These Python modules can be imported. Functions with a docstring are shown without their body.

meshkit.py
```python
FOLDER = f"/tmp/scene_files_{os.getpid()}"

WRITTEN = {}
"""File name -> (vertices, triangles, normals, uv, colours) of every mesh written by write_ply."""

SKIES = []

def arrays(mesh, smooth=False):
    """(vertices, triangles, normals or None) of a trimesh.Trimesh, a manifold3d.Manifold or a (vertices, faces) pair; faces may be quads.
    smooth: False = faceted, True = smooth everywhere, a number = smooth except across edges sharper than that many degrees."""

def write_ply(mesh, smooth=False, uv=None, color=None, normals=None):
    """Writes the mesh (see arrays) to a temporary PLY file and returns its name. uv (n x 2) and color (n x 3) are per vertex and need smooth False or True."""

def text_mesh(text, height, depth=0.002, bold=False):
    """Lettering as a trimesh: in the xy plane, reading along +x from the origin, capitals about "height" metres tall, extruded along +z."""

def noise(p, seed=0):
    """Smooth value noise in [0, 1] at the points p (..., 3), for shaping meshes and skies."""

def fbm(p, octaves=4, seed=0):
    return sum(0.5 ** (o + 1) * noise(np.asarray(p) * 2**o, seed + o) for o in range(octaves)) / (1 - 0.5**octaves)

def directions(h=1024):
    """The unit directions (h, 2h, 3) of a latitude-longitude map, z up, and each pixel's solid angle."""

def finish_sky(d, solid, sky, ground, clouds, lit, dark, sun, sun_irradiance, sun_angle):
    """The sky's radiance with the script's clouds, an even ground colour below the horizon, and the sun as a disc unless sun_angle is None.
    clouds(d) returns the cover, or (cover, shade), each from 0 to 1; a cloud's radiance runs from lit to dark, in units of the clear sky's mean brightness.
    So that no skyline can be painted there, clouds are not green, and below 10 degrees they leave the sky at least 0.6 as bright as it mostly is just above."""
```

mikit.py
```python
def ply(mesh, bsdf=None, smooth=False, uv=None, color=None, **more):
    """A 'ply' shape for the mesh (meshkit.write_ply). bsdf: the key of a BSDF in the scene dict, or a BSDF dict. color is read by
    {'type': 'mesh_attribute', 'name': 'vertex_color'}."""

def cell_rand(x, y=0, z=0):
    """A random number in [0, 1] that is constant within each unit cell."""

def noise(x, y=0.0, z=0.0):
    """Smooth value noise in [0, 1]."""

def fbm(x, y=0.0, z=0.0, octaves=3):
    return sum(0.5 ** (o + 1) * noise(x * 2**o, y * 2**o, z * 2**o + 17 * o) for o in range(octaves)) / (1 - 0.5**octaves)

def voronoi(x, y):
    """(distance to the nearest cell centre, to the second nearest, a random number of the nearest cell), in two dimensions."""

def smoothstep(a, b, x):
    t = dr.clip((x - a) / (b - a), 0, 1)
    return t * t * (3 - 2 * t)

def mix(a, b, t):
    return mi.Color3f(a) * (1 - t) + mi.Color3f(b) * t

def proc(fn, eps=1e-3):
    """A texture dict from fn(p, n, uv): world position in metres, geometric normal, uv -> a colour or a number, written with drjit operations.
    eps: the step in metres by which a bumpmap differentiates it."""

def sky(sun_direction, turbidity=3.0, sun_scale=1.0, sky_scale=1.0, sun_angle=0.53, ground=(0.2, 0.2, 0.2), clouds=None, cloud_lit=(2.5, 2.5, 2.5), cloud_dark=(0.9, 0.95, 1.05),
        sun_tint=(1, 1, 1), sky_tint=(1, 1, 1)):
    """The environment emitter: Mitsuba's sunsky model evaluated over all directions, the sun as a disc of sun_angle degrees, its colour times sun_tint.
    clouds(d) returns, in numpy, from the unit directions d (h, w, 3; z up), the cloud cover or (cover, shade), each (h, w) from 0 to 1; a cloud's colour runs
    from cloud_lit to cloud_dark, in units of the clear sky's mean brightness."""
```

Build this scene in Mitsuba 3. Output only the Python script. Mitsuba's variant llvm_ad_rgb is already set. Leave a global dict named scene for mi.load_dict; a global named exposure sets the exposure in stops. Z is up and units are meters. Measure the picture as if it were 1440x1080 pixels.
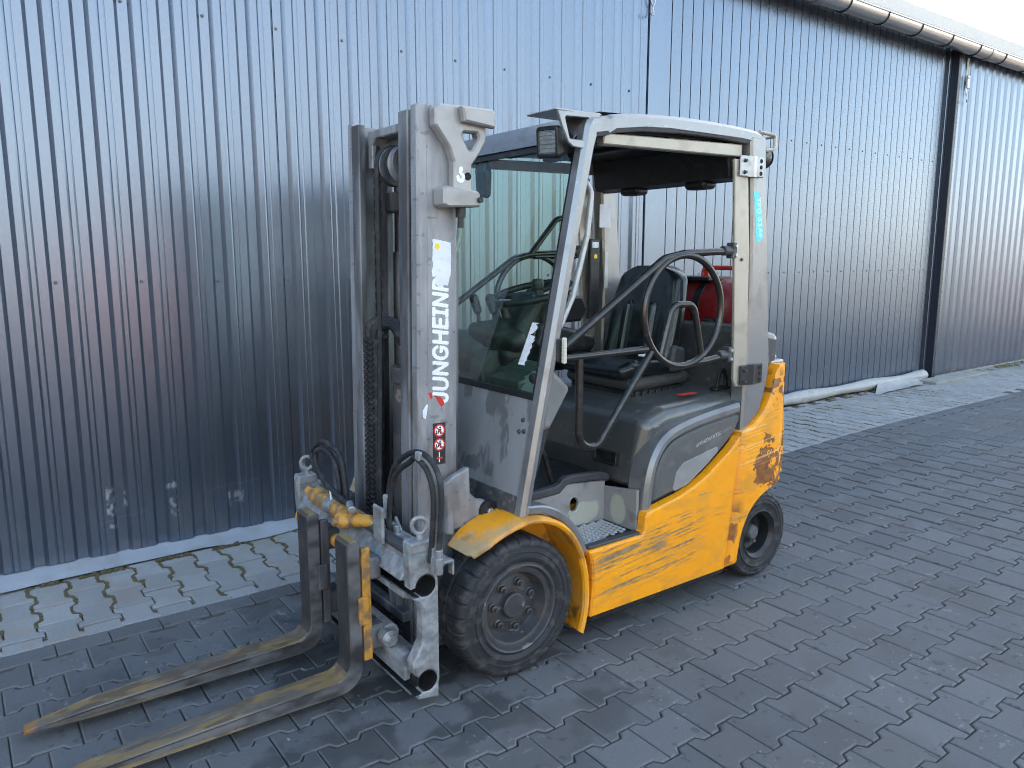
import math, random
import numpy as np, trimesh, manifold3d as m3d, mapbox_earcut, drjit as dr, mitsuba as mi
import mikit, meshkit
from mikit import noise, fbm, smoothstep, mix, proc, cell_rand
from shapely.geometry import Polygon, LineString, Point, box as sbox
from shapely import affinity
rng = random.Random(7)
scene, labels = {'type': 'scene'}, {}
T = mi.ScalarTransform4f

# ------------------------------------------------------------------ camera, light
CAM = np.array([-1.573, -2.099, 1.526]); F = 1081.6
YAW, PIT = math.radians(53.625), math.radians(9.366)
VD = np.array([math.cos(YAW) * math.cos(PIT), math.sin(YAW) * math.cos(PIT), -math.sin(PIT)])
scene['camera'] = {'type': 'perspective', 'fov': 2 * math.degrees(math.atan(720 / F)), 'fov_axis': 'x', 'near_clip': 0.05, 'far_clip': 3000.0,
                   'to_world': T().look_at(origin=CAM.tolist(), target=(CAM + VD).tolist(), up=[0, 0, 1])}


def clouds(d):
    n = meshkit.fbm(d * np.array([2.2, 2.2, 4.0]) + 3.1, 5)
    thin = np.clip((n - 0.56) * 4.0, 0, 0.55)
    haze = np.clip(1 - d[..., 2] / 0.12, 0, 1) * 0.7
    sun_side = np.clip(d[..., 1] * 0.75 + d[..., 0] * 0.66, 0, 1) ** 3      # the sky round the low sun is milky
    return np.clip(np.maximum(thin, haze) + 0.9 * sun_side, 0, 1), 0.15 * n


scene['sky'] = mikit.sky((0.75, 0.66, 0.31), turbidity=3, clouds=clouds, cloud_lit=(2.1, 2.05, 1.95), cloud_dark=(1.2, 1.25, 1.35), sky_tint=(1.10, 0.965, 0.915))
exposure = 5.0

# ------------------------------------------------------------------ mesh helpers
def merge(ms):
    return trimesh.util.concatenate([m for m in ms])


def fromman(m):
    q = m.to_mesh()
    return trimesh.Trimesh(q.vert_properties[:, :3], q.tri_verts, process=False)


def toman(m):
    m = trimesh.Trimesh(m.vertices, m.faces, process=True)
    if m.volume < 0:
        m.invert()
    return m3d.Manifold(m3d.Mesh(np.asarray(m.vertices, np.float32), np.asarray(m.faces, np.uint32)))


def hull(points):
    return trimesh.convex.convex_hull(np.asarray(points, float))


def rbox(x0, x1, y0, y1, z0, z1, b=0.004):
    b = min(b, (x1 - x0) * .45, (y1 - y0) * .45, (z1 - z0) * .45)
    P = []
    for x, sx in ((x0, 1), (x1, -1)):
        for y, sy in ((y0, 1), (y1, -1)):
            for z, sz in ((z0, 1), (z1, -1)):
                P += [(x + sx * b, y + sy * b, z), (x + sx * b, y, z + sz * b), (x, y + sy * b, z + sz * b)]
    return hull(P)


def spheres(pts, n=10):
    """Convex hull of spheres (x, y, z, r): a rounded solid."""
    ms = []
    for x, y, z, r in pts:
        s = m3d.Manifold.sphere(r, n * 2).translate((x, y, z))
        ms.append(s)
    return fromman(m3d.Manifold.batch_hull(ms))


def ringoff(r, d):
    """Ring of points moved inward (to the left of travel, ring counter-clockwise) by d."""
    a = r - np.roll(r, 1, 0); c = np.roll(r, -1, 0) - r
    a /= np.linalg.norm(a, axis=1, keepdims=True) + 1e-12; c /= np.linalg.norm(c, axis=1, keepdims=True) + 1e-12
    na, nc = np.stack([-a[:, 1], a[:, 0]], 1), np.stack([-c[:, 1], c[:, 0]], 1)
    n = na + nc; n /= np.maximum(np.linalg.norm(n, axis=1, keepdims=True), 1e-9)
    k = np.maximum((n * na).sum(1, keepdims=True), 0.45)
    return r + n * d / k


def extr(poly, ax, t0, t1, b=0.0, fn=None):
    """Extrude a polygon along an axis with chamfered rims. ax 'y': polygon in (x, z); 'x': (y, z); 'z': (x, y)."""
    if not hasattr(poly, 'geom_type'):
        poly = Polygon(poly)
    polys = [poly] if poly.geom_type == 'Polygon' else [g for g in poly.geoms if g.area > 1e-5]
    out = []
    for p in polys:
        p = p.simplify(1e-5)
        rings = [np.array(p.exterior.coords)[:-1]] + [np.array(i.coords)[:-1] for i in p.interiors]
        fixed = []
        for k, r in enumerate(rings):
            area = 0.5 * np.sum(r[:, 0] * np.roll(r[:, 1], -1) - np.roll(r[:, 0], -1) * r[:, 1])
            if (area > 0) != (k == 0):
                r = r[::-1]
            fixed.append(r.copy())
        ins = [ringoff(r, b) if b > 0 else r for r in fixed]
        layers = [(ins, t0), (fixed, t0 + b), (fixed, t1 - b), (ins, t1)] if b > 0 else [(fixed, t0), (fixed, t1)]
        N = sum(len(r) for r in fixed); V, Fc = [], []
        for L, t in layers:
            for r in L:
                V.append(np.column_stack([r, np.full(len(r), t)]))
        V = np.vstack(V)
        for k in range(len(layers) - 1):
            o = 0
            for r in fixed:
                n = len(r); i = np.arange(n); j = (i + 1) % n
                A, B = k * N + o, (k + 1) * N + o
                Fc.append(np.column_stack([A + i, A + j, B + j])); Fc.append(np.column_stack([A + i, B + j, B + i])); o += n
        tri = mapbox_earcut.triangulate_float64(np.vstack(ins), np.cumsum([len(r) for r in ins]).astype(np.uint32)).reshape(-1, 3).astype(int)
        Fc.append(tri[:, ::-1]); Fc.append(tri + (len(layers) - 1) * N)
        out.append((V, np.vstack(Fc)))
    ms = []
    for V, Fc in out:
        if ax == 'y': W = V[:, [0, 2, 1]]; Fc = Fc[:, ::-1]
        elif ax == 'x': W = V[:, [2, 0, 1]]
        else: W = V
        if fn is not None: W = fn(W)
        ms.append(trimesh.Trimesh(W, Fc, process=False))
    m = merge(ms) if len(ms) > 1 else ms[0]
    return m


def fil(pts, R=0.05, k=6):
    """A polyline with its corners rounded."""
    pts = [np.asarray(p, float) for p in pts]; out = [pts[0]]
    for a, p, c in zip(pts, pts[1:], pts[2:]):
        u, v = a - p, c - p; lu, lv = np.linalg.norm(u), np.linalg.norm(v); u /= lu; v /= lv
        ang = math.acos(np.clip(u @ v, -1, 1))
        d = min(R / max(math.tan(ang / 2), 1e-3), lu * .49, lv * .49)
        s, e = p + u * d, p + v * d
        out += [(1 - t) ** 2 * s + 2 * t * (1 - t) * p + t * t * e for t in np.linspace(0, 1, k)]
    return np.array(out + [pts[-1]])


def crv(pts, n=40):
    """Catmull-Rom through the points."""
    p = np.asarray(pts, float); p = np.vstack([2 * p[0] - p[1], p, 2 * p[-1] - p[-2]]); out = []
    m = len(p) - 3; per = max(2, n // m)
    for i in range(m):
        a, b_, c_, d_ = p[i:i + 4]
        for t in np.linspace(0, 1, per, endpoint=(i == m - 1)):
            out.append(.5 * (2 * b_ + (c_ - a) * t + (2 * a - 5 * b_ + 4 * c_ - d_) * t * t + (3 * b_ - a - 3 * c_ + d_) * t ** 3))
    return np.array(out)


def tube(pts, r, n=12, closed=False, cap=True):
    p = np.asarray(pts, float); m = len(p)
    t = (np.roll(p, -1, 0) - np.roll(p, 1, 0)) if closed else np.gradient(p, axis=0)
    t /= np.linalg.norm(t, axis=1, keepdims=True) + 1e-12
    a = np.cross(t[0], [0, 0, 1.] if abs(t[0][2]) < .9 else [1., 0, 0]); a /= np.linalg.norm(a); A = []
    for i in range(m):
        a = a - t[i] * (a @ t[i]); a /= np.linalg.norm(a); A.append(a)
    A = np.array(A); B = np.cross(t, A); th = np.arange(n) * 2 * np.pi / n
    rr = np.broadcast_to(r, (m,))[:, None, None]
    V = (p[:, None] + rr * (np.cos(th)[None, :, None] * A[:, None] + np.sin(th)[None, :, None] * B[:, None])).reshape(-1, 3)
    Fc = []; i = np.arange(n); j = (i + 1) % n
    for k in range(m if closed else m - 1):
        a0, b0 = k * n, ((k + 1) % m) * n
        Fc += [np.column_stack([a0 + i, a0 + j, b0 + j]), np.column_stack([a0 + i, b0 + j, b0 + i])]
    if cap and not closed:
        V = np.vstack([V, p[0], p[-1]]); c0 = m * n
        Fc += [np.column_stack([j, i, np.full(n, c0)]), np.column_stack([(m - 1) * n + i, (m - 1) * n + j, np.full(n, c0 + 1)])]
    return trimesh.Trimesh(V, np.vstack(Fc), process=False)


def cyl(a, b, r, n=20, bev=0.0):
    a, b = np.asarray(a, float), np.asarray(b, float); L = np.linalg.norm(b - a); u = (b - a) / L
    if bev: return tube([a, a + u * bev * .3, a + u * bev, b - u * bev, b - u * bev * .3, b], [r - bev, r - bev * .3, r, r, r - bev * .3, r - bev], n)
    return tube([a, b], r, n)


def lathe(prof, c, ax='y', n=48, mod=None):
    """Revolve (radius, offset) pairs round an axis through c. mod(theta, r, t) -> r."""
    pr = np.asarray(prof, float); th = np.arange(n) * 2 * np.pi / n
    r = np.broadcast_to(pr[:, 0][:, None], (len(pr), n)).copy(); t = np.broadcast_to(pr[:, 1][:, None], (len(pr), n))
    if mod is not None: r = mod(np.broadcast_to(th[None], r.shape), r, t)
    u, w = r * np.cos(th), r * np.sin(th)
    V = {'y': np.stack([u, t, w], -1), 'x': np.stack([t, u, w], -1), 'z': np.stack([u, w, t], -1)}[ax].reshape(-1, 3) + np.asarray(c, float)
    i, j = np.meshgrid(np.arange(len(pr) - 1), np.arange(n), indexing='ij'); k = (j + 1) % n
    q = np.stack([i * n + j, i * n + k, (i + 1) * n + k, (i + 1) * n + j], -1).reshape(-1, 4)
    return trimesh.Trimesh(V, np.vstack([q[:, [0, 1, 2]], q[:, [0, 2, 3]]]), process=False)


def grid(fn, nu, nv):
    u, v = np.meshgrid(np.linspace(0, 1, nu), np.linspace(0, 1, nv), indexing='ij')
    V = np.stack(fn(u, v), -1).reshape(-1, 3)
    i, j = np.meshgrid(np.arange(nu - 1), np.arange(nv - 1), indexing='ij')
    q = np.stack([i * nv + j, (i + 1) * nv + j, (i + 1) * nv + j + 1, i * nv + j + 1], -1).reshape(-1, 4)
    return trimesh.Trimesh(V, np.vstack([q[:, [0, 1, 2]], q[:, [0, 2, 3]]]), process=False)


def moved(m, M):
    m = m.copy(); m.apply_transform(M); return m


def mirror(m, yc=0.53):
    v = np.array(m.vertices); v[:, 1] = 2 * yc - v[:, 1]
    return trimesh.Trimesh(v, np.asarray(m.faces)[:, ::-1], process=False)


def key(name):
    if name not in scene and name not in labels: return name
    k = 1
    while f'{name}_{k:03d}' in scene or f'{name}_{k:03d}' in labels: k += 1
    return f'{name}_{k:03d}'


def add(name, mesh, bsdf, label=None, smooth=32, category=None, kind=None, group=None, **kw):
    k = key(name)
    scene[k] = mikit.ply(mesh, bsdf, smooth=smooth, **kw)
    e = {}
    if label: e['label'] = label
    if category: e['category'] = category
    if kind: e['kind'] = kind
    if group: e['group'] = group
    if e: labels[k] = e
    return k


def put(name, plyd, M, label=None):
    k = key(name); scene[k] = {**plyd, 'to_world': M}
    if label: labels[k] = {'label': label}
    return k


# ------------------------------------------------------------------ materials
def mat(name, **kw):
    scene[name] = {'type': 'twosided', 'bsdf': {'type': 'principled', **kw}}


def rgb(*c): return {'type': 'rgb', 'value': list(c)}


def band(x, a, b, s): return smoothstep(a - s, a + s, x) * (1 - smoothstep(b - s, b + s, x))


def streak(p, sx, sz, t, w=0.04, o=0.0):
    return smoothstep(t, t + w, fbm(p.x * sx + o, p.y * sx, p.z * sz + o, 3))


def yellow_fn(p, n, uv):
    base = mix((0.82, 0.285, 0.002), (0.88, 0.34, 0.004), fbm(p.x * 4, p.y * 4, p.z * 4))
    dirt = smoothstep(.45, .75, fbm(p.x * 9, p.y * 9, p.z * 14 + 3)) * .25
    c = mix(base, (0.25, 0.16, 0.06), dirt)
    # scrapes along the side panel (they rise a little to the rear)
    zz = p.z - 0.10 * (p.x - .35)
    area = band(p.x, .37, 1.0, .07) * band(zz, .17, .40, .03)
    sc = smoothstep(.575, .62, fbm(p.x * 6 + 1.7, 0.3, zz * 130, 3)) * area
    wide = smoothstep(.545, .575, fbm(p.x * 6 + 4.1, 1.3, zz * 55, 4)) * band(p.x, .39, .78, .05) * band(zz, .265, .375, .015)
    sc = dr.maximum(sc, wide)
    sc = dr.maximum(sc, smoothstep(.70, .73, fbm(p.x * 4, 5.5, p.z * 80, 3)) * band(p.x, .9, 1.65, .1) * band(p.z, .35, .9, .1))
    c = mix(c, mix((0.10, 0.085, 0.065), (0.28, 0.21, 0.12), noise(p.x * 60, p.y * 60, p.z * 60)), sc * .85)
    # rust on the counterweight and along the seam
    rn = fbm(p.x * 18 + .5 * noise(p.x * 60, p.z * 60), p.y * 18 + 2, p.z * 15 + .5 * noise(p.z * 55, p.x * 55), 5) + .16 * (noise(p.x * 130, p.y * 130, p.z * 110) - .5)
    ru = smoothstep(.52, .55, rn + .10 * band(p.x, 1.36, 1.75, .05) * band(p.z, .46, .66, .05) - .30 * (1 - band(p.x, 1.34, 1.75, .08) * band(p.z, .44, .70, .06)))
    seam = smoothstep(.52, .56, fbm(p.x * 22, 1.0, p.z * 14, 3)) * band(p.x - .16 * (p.z - .12), 1.165, 1.225, .035) * band(p.z, .14, .42, .05)
    edge = smoothstep(.56, .58, fbm(p.x * 24 + 9, p.y * 24, p.z * 24, 3)) * band(p.x, 1.42, 1.75, .03) * band(p.z, .86, 1.0, .04)
    ru = dr.maximum(dr.maximum(ru, seam), edge)
    c = mix(c, mix((0.16, 0.045, 0.012), (0.30, 0.12, 0.03), noise(p.x * 45, p.y * 45, p.z * 45)), ru)
    # long pale scratches on the counterweight
    ws = smoothstep(.64, .67, fbm(p.x * 3 + 8, p.y * 3, (p.z - .1 * p.x) * 120, 2)) * band(p.x, 1.22, 1.7, .05) * band(p.z, .58, .82, .05)
    return mix(c, (0.78, 0.55, 0.25), ws * .4)


def fender_fn(p, n, uv):
    c = mix((0.78, 0.28, 0.003), (0.84, 0.34, 0.008), fbm(p.x * 6, p.y * 6, p.z * 6))
    worn = smoothstep(.40, .68, fbm(p.x * 10, p.y * 10, p.z * 10, 4)) * (.25 + .75 * (1 - smoothstep(-.12, .06, p.x)))
    c = mix(c, (0.42, 0.31, 0.17), worn * .9)
    dk = smoothstep(.50, .62, fbm(p.x * 13 + 3, p.y * 9, p.z * 7, 4)) * (.5 + .5 * smoothstep(.15, .25, p.x) * (1 - smoothstep(.34, .44, p.z)))
    return mix(c, (0.045, 0.035, 0.025), dk * .8)


def steel_fn(p, n, uv):
    a = fbm(p.x * 30, p.y * 30, p.z * 5, 4)
    c = mix((0.235, 0.236, 0.245), (0.325, 0.322, 0.328), smoothstep(.3, .7, a))
    ru = smoothstep(.60, .70, fbm(p.x * 9 + 2, p.y * 9, p.z * 3, 4))
    c = mix(c, (0.13, 0.105, 0.09), ru * .45)
    sp = smoothstep(.70, .74, fbm(p.x * 50, p.y * 50, p.z * 50, 2))
    return mix(c, (0.06, 0.06, 0.06), sp * .35)


def rail_fn(p, n, uv):
    a = fbm(p.x * 12, p.y * 12, p.z * 2.5, 4)
    c = mix((0.07, 0.07, 0.075), (0.24, 0.24, 0.25), smoothstep(.30, .72, a))
    return mix(c, (0.10, 0.07, 0.05), smoothstep(.56, .70, fbm(p.x * 25, p.y * 25, p.z * 4 + 7, 3)) * .5)


def grey_fn(p, n, uv):
    c = mix((0.245, 0.247, 0.255), (0.29, 0.29, 0.293), fbm(p.x * 5, p.y * 5, p.z * 3))
    d = smoothstep(.5, .78, fbm(p.x * 14, p.y * 14, p.z * 9, 4))
    c = mix(c, (0.14, 0.13, 0.125), d * .4)
    s = smoothstep(.78, .80, noise(p.x * 150, p.y * 150, p.z * 90) * .6 + .4 * noise(p.x * 31, p.y * 31, p.z * 23))
    return mix(c, (0.5, 0.5, 0.5), s * .25)


def scuttle_fn(p, n, uv):
    c = mix((0.25, 0.253, 0.26), (0.36, 0.362, 0.37), fbm(p.x * 5, p.y * 7, p.z * 3, 4))
    d = smoothstep(.54, .64, fbm(p.x * 11, p.y * 14 + 2, p.z * 7, 4))
    c = mix(c, (0.08, 0.08, 0.083), d * .55)
    s = smoothstep(.66, .70, fbm(p.y * 50, p.z * 6, 3.3, 3))
    return mix(c, (0.38, 0.38, 0.385), s * .35)


def hood_fn(p, n, uv):
    c = mix((0.085, 0.087, 0.087), (0.12, 0.122, 0.121), fbm(p.x * 5, p.y * 5, p.z * 5, 4))
    d = smoothstep(.5, .75, fbm(p.x * 16, p.y * 16, p.z * 16, 4))
    c = mix(c, (0.14, 0.137, 0.13), d * .4)
    s = smoothstep(.71, .74, fbm(p.x * 12, p.y * 60, p.z * 40, 3))
    return mix(c, (0.26, 0.255, 0.25), s * .4)


def riser_fn(p, n, uv):
    c = mix((0.27, 0.26, 0.25), (0.34, 0.325, 0.31), fbm(p.x * 6, p.y * 6, p.z * 6))
    d = smoothstep(.5, .72, fbm(p.x * 13 + 5, p.y * 13, p.z * 13, 4))
    c = mix(c, (0.10, 0.09, 0.08), d * .5)
    b1 = smoothstep(.055, .045, dr.sqrt(dr.square((p.x - .53) * .55) + dr.square(p.z - .455 - .08 * (p.x - .5))) + .02 * (noise(p.x * 40, p.z * 40) - .5))
    b2 = smoothstep(.052, .04, dr.sqrt(dr.square((p.y - .16) * 1.0) + dr.square((p.z - .47) * .7))) * smoothstep(.63, .64, p.x)
    return mix(c, (0.46, 0.45, 0.37), dr.maximum(b1 * smoothstep(.20, .22, p.y), b2) * .9)


def galv_fn(p, n, uv):
    a = fbm(p.x * 34, p.y * 34, p.z * 34, 5)
    c = mix((0.215, 0.217, 0.22), (0.35, 0.353, 0.355), smoothstep(.30, .74, a))
    ru = smoothstep(.52, .72, fbm(p.x * 20 + 4, p.y * 20, p.z * 20, 5))
    c = mix(c, (0.12, 0.10, 0.085), ru * .42)
    g = smoothstep(.66, .74, fbm(p.x * 18 + 9, p.y * 18, p.z * 18, 3))
    return mix(c, (0.30, 0.42, 0.41), g * .35)


def fork_fn(p, n, uv):
    c = mix((0.016, 0.016, 0.019), (0.050, 0.046, 0.045), fbm(p.x * 7, p.y * 9, p.z * 9, 4))
    top = smoothstep(.5, .9, n.z)
    c = mix(c, mix((0.085, 0.068, 0.052), (0.20, 0.155, 0.11), fbm(p.x * 6 + 1, p.y * 34, 4.0, 5)), top * .9)
    y = smoothstep(.44, .60, fbm(p.x * 5, p.y * 14, 2.0, 4)) * top
    c = mix(c, (0.26, 0.165, 0.055), y * .75)
    ru = smoothstep(.50, .62, fbm(p.x * 9 + 5, p.y * 22, p.z * 9, 4)) * (.35 + .65 * top)
    c = mix(c, (0.095, 0.066, 0.046), ru * .8)
    tip = smoothstep(-1.36, -1.50, p.x) * smoothstep(.35, .6, fbm(p.x * 18, p.y * 18, p.z * 18, 3))
    c = mix(c, (0.30, 0.14, 0.04), tip * .8)
    side = smoothstep(.5, .9, dr.abs(n.y)); c = mix(c, (0.17, 0.165, 0.165), side * smoothstep(.32, .66, fbm(p.x * 8 + 2, p.y * 8, p.z * 12, 4)) * .8)
    s = smoothstep(.70, .74, fbm(p.x * 9, p.y * 80, 1.0, 3)) * top
    return mix(c, (0.30, 0.29, 0.27), s * .25)


def yplate_fn(p, n, uv):
    c = mix((0.48, 0.23, 0.035), (0.60, 0.28, 0.035), fbm(p.x * 9, p.y * 9, p.z * 9))
    return mix(c, (0.12, 0.095, 0.075), smoothstep(.36, .70, fbm(p.x * 40, p.y * 40, p.z * 26 + 3, 5)) * .8)


def rubber_fn(p, n, uv):
    c = mix((0.010, 0.0105, 0.012), (0.024, 0.024, 0.026), fbm(p.x * 14, p.y * 14, p.z * 14, 4))
    return mix(c, (0.075, 0.072, 0.07), smoothstep(.52, .78, fbm(p.x * 30, p.y * 30, p.z * 30, 3)) * .45)


def rim_fn(p, n, uv):
    c = mix((0.028, 0.029, 0.032), (0.085, 0.085, 0.09), fbm(p.x * 18, p.y * 18, p.z * 18, 4))
    c = mix(c, (0.085, 0.068, 0.056), smoothstep(.5, .66, fbm(p.x * 23, p.y * 23, p.z * 23, 3)) * .7)
    return mix(c, (0.26, 0.22, 0.20), smoothstep(.70, .73, fbm(p.x * 19 + 2, p.y * 19, p.z * 19, 3)) * .6)


def dusty(a, b_, s=14, dust=(0.12, 0.115, 0.105), k=.4):
    def fn(p, n, uv):
        c = mix(a, b_, fbm(p.x * s, p.y * s, p.z * s, 3))
        return mix(c, dust, smoothstep(.5, .8, fbm(p.x * s * 2, p.y * s * 2, p.z * s * 2, 3)) * k)
    return fn


def scuffs(p):
    """Pale rubbed marks low on the near wall, where loads have bumped it."""
    m = mi.Float(0)
    for x, z, w, h in ((-.985, .30, .022, .075), (-.915, .31, .007, .06), (-.695, .34, .026, .020), (-.69, .24, .022, .03), (-.685, .19, .020, .022), (-.345, .21, .024, .03),
                       (-.395, .2, .009, .04), (.03, .30, .02, .04), (.02, .2, .028, .02), (.1, .2, .012, .03), (-.98, .17, .02, .012)):
        m = dr.maximum(m, band(p.x, x - w, x + w, .004) * band(p.z, z - h, z + h, .012))
    m = m * smoothstep(.42, .62, fbm(p.x * 60, 2.0, p.z * 36, 3))
    ln = dr.abs(p.z - (.175 + .10 * smoothstep(-1.2, -.4, p.x) + .07 * smoothstep(-.4, .1, p.x) + .012 * noise(p.x * 9)))
    return dr.maximum(m, .35 * smoothstep(.0035, .001, ln) * smoothstep(.42, .5, noise(p.x * 7 + 3)) * band(p.x, -1.3, .25, .05))


def wall_fn(p, n, uv):
    c = mix((0.160, 0.190, 0.240), (0.174, 0.204, 0.254), fbm(p.x * 2, p.y * 3, p.z * .6))
    d = smoothstep(.6, .0, p.z) * smoothstep(.40, .75, fbm(p.x * 9, 1.0, p.z * 5, 4))
    c = mix(c, (0.24, 0.24, 0.235), d * .45)
    return mix(c, (0.62, 0.63, 0.65), scuffs(p) * smoothstep(-1.6, -1.5, p.x) * .30)


def wall_rough(p, n, uv):
    return .26 + .03 * fbm(p.x * 3, 0.0, p.z * .5, 3) + .25 * scuffs(p)


def paver_fn(p, n, uv):
    t = uv.x
    c = mix((0.098, 0.098, 0.101), (0.130, 0.129, 0.130), t)
    c = mix(c, (0.104, 0.100, 0.098), smoothstep(.75, .95, uv.y) * .5)
    g = noise(p.x * 260, p.y * 260) * .5 + noise(p.x * 520, p.y * 520) * .5
    c = c * (.84 + .32 * g)
    big = fbm(p.x * 1.1, p.y * 1.1, 0.5, 4)
    c = c * (.80 + .40 * big)
    # oil and tyre dirt under and round the truck, drips elsewhere
    near = smoothstep(1.3, .2, dr.sqrt(dr.square((p.x + .3) * .75) + dr.square(p.y - .35)))
    oil = smoothstep(.48, .64, fbm(p.x * 5, p.y * 6, 3.0, 4)) * near
    c = mix(c, (0.022, 0.022, 0.023), oil * .7)
    br = smoothstep(.53, .68, fbm(p.x * 3 + 8, p.y * 3, 9.0, 4))
    c = mix(c, (0.088, 0.076, 0.068), br * .35)
    dp = smoothstep(.80, .83, noise(p.x * 30, p.y * 34, 1.0) * .7 + .3 * noise(p.x * 80, p.y * 80, 2.0))
    c = mix(c, (0.165, 0.160, 0.150), smoothstep(.975, .88, n.z) * .42)
    c = mix(c, (0.035, 0.035, 0.036), dp * .4)
    wh = smoothstep(.86, .90, noise(p.x * 55, p.y * 55, 8.0)) * smoothstep(.55, .75, noise(p.x * 6, p.y * 6, 4.0))
    return mix(c, (0.34, 0.34, 0.34), wh * .22)


def light_fn(p, n, uv):
    c = mix((0.215, 0.213, 0.207), (0.27, 0.266, 0.258), uv.x)
    g = noise(p.x * 240, p.y * 240) * .5 + noise(p.x * 480, p.y * 480) * .5
    c = c * (.84 + .32 * g) * (.85 + .3 * fbm(p.x * 3, p.y * 3, 1.0, 4))
    gr = smoothstep(.45, .72, fbm(p.x * 6, p.y * 6, 7.0, 4)) * smoothstep(1.35, 2.0, p.y)
    c = mix(c, (0.19, 0.19, 0.13), gr * .45)
    br = smoothstep(.56, .68, fbm(p.x * 7 + 3, p.y * 7, 2.0, 3))
    return mix(c, (0.25, 0.20, 0.16), br * .35)


def sand_fn(p, n, uv):
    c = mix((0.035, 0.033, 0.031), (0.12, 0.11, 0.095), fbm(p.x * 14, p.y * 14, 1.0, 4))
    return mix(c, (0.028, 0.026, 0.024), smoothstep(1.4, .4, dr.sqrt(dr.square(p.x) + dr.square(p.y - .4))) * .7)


mat('yellow_paint', base_color=proc(yellow_fn), roughness=0.38, specular=0.5, clearcoat=0.3, clearcoat_gloss=0.8)
mat('fender_paint', base_color=proc(fender_fn), roughness=0.5)
mat('mast_steel', base_color=proc(steel_fn), roughness=0.5, metallic=0.35)
mat('rail_steel', base_color=proc(rail_fn), roughness=0.5, metallic=0.4)
mat('grey_paint', base_color=proc(grey_fn), roughness=0.30, metallic=0.6)
mat('arch_paint', base_color=proc(dusty((0.20, 0.195, 0.19), (0.25, 0.245, 0.24), 10, (0.13, 0.12, 0.115))), roughness=0.32, metallic=0.5)
mat('scuttle_paint', base_color=proc(scuttle_fn), roughness=0.42, metallic=0.3)
mat('hood_paint', base_color=proc(hood_fn), roughness=0.26, metallic=0.4, clearcoat=0.4)
mat('riser_paint', base_color=proc(riser_fn), roughness=0.4, metallic=0.25)
mat('galvanised', base_color=proc(galv_fn), roughness=0.5, metallic=0.3)
mat('fork_steel', base_color=proc(fork_fn), roughness=0.58, metallic=0.15)
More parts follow.
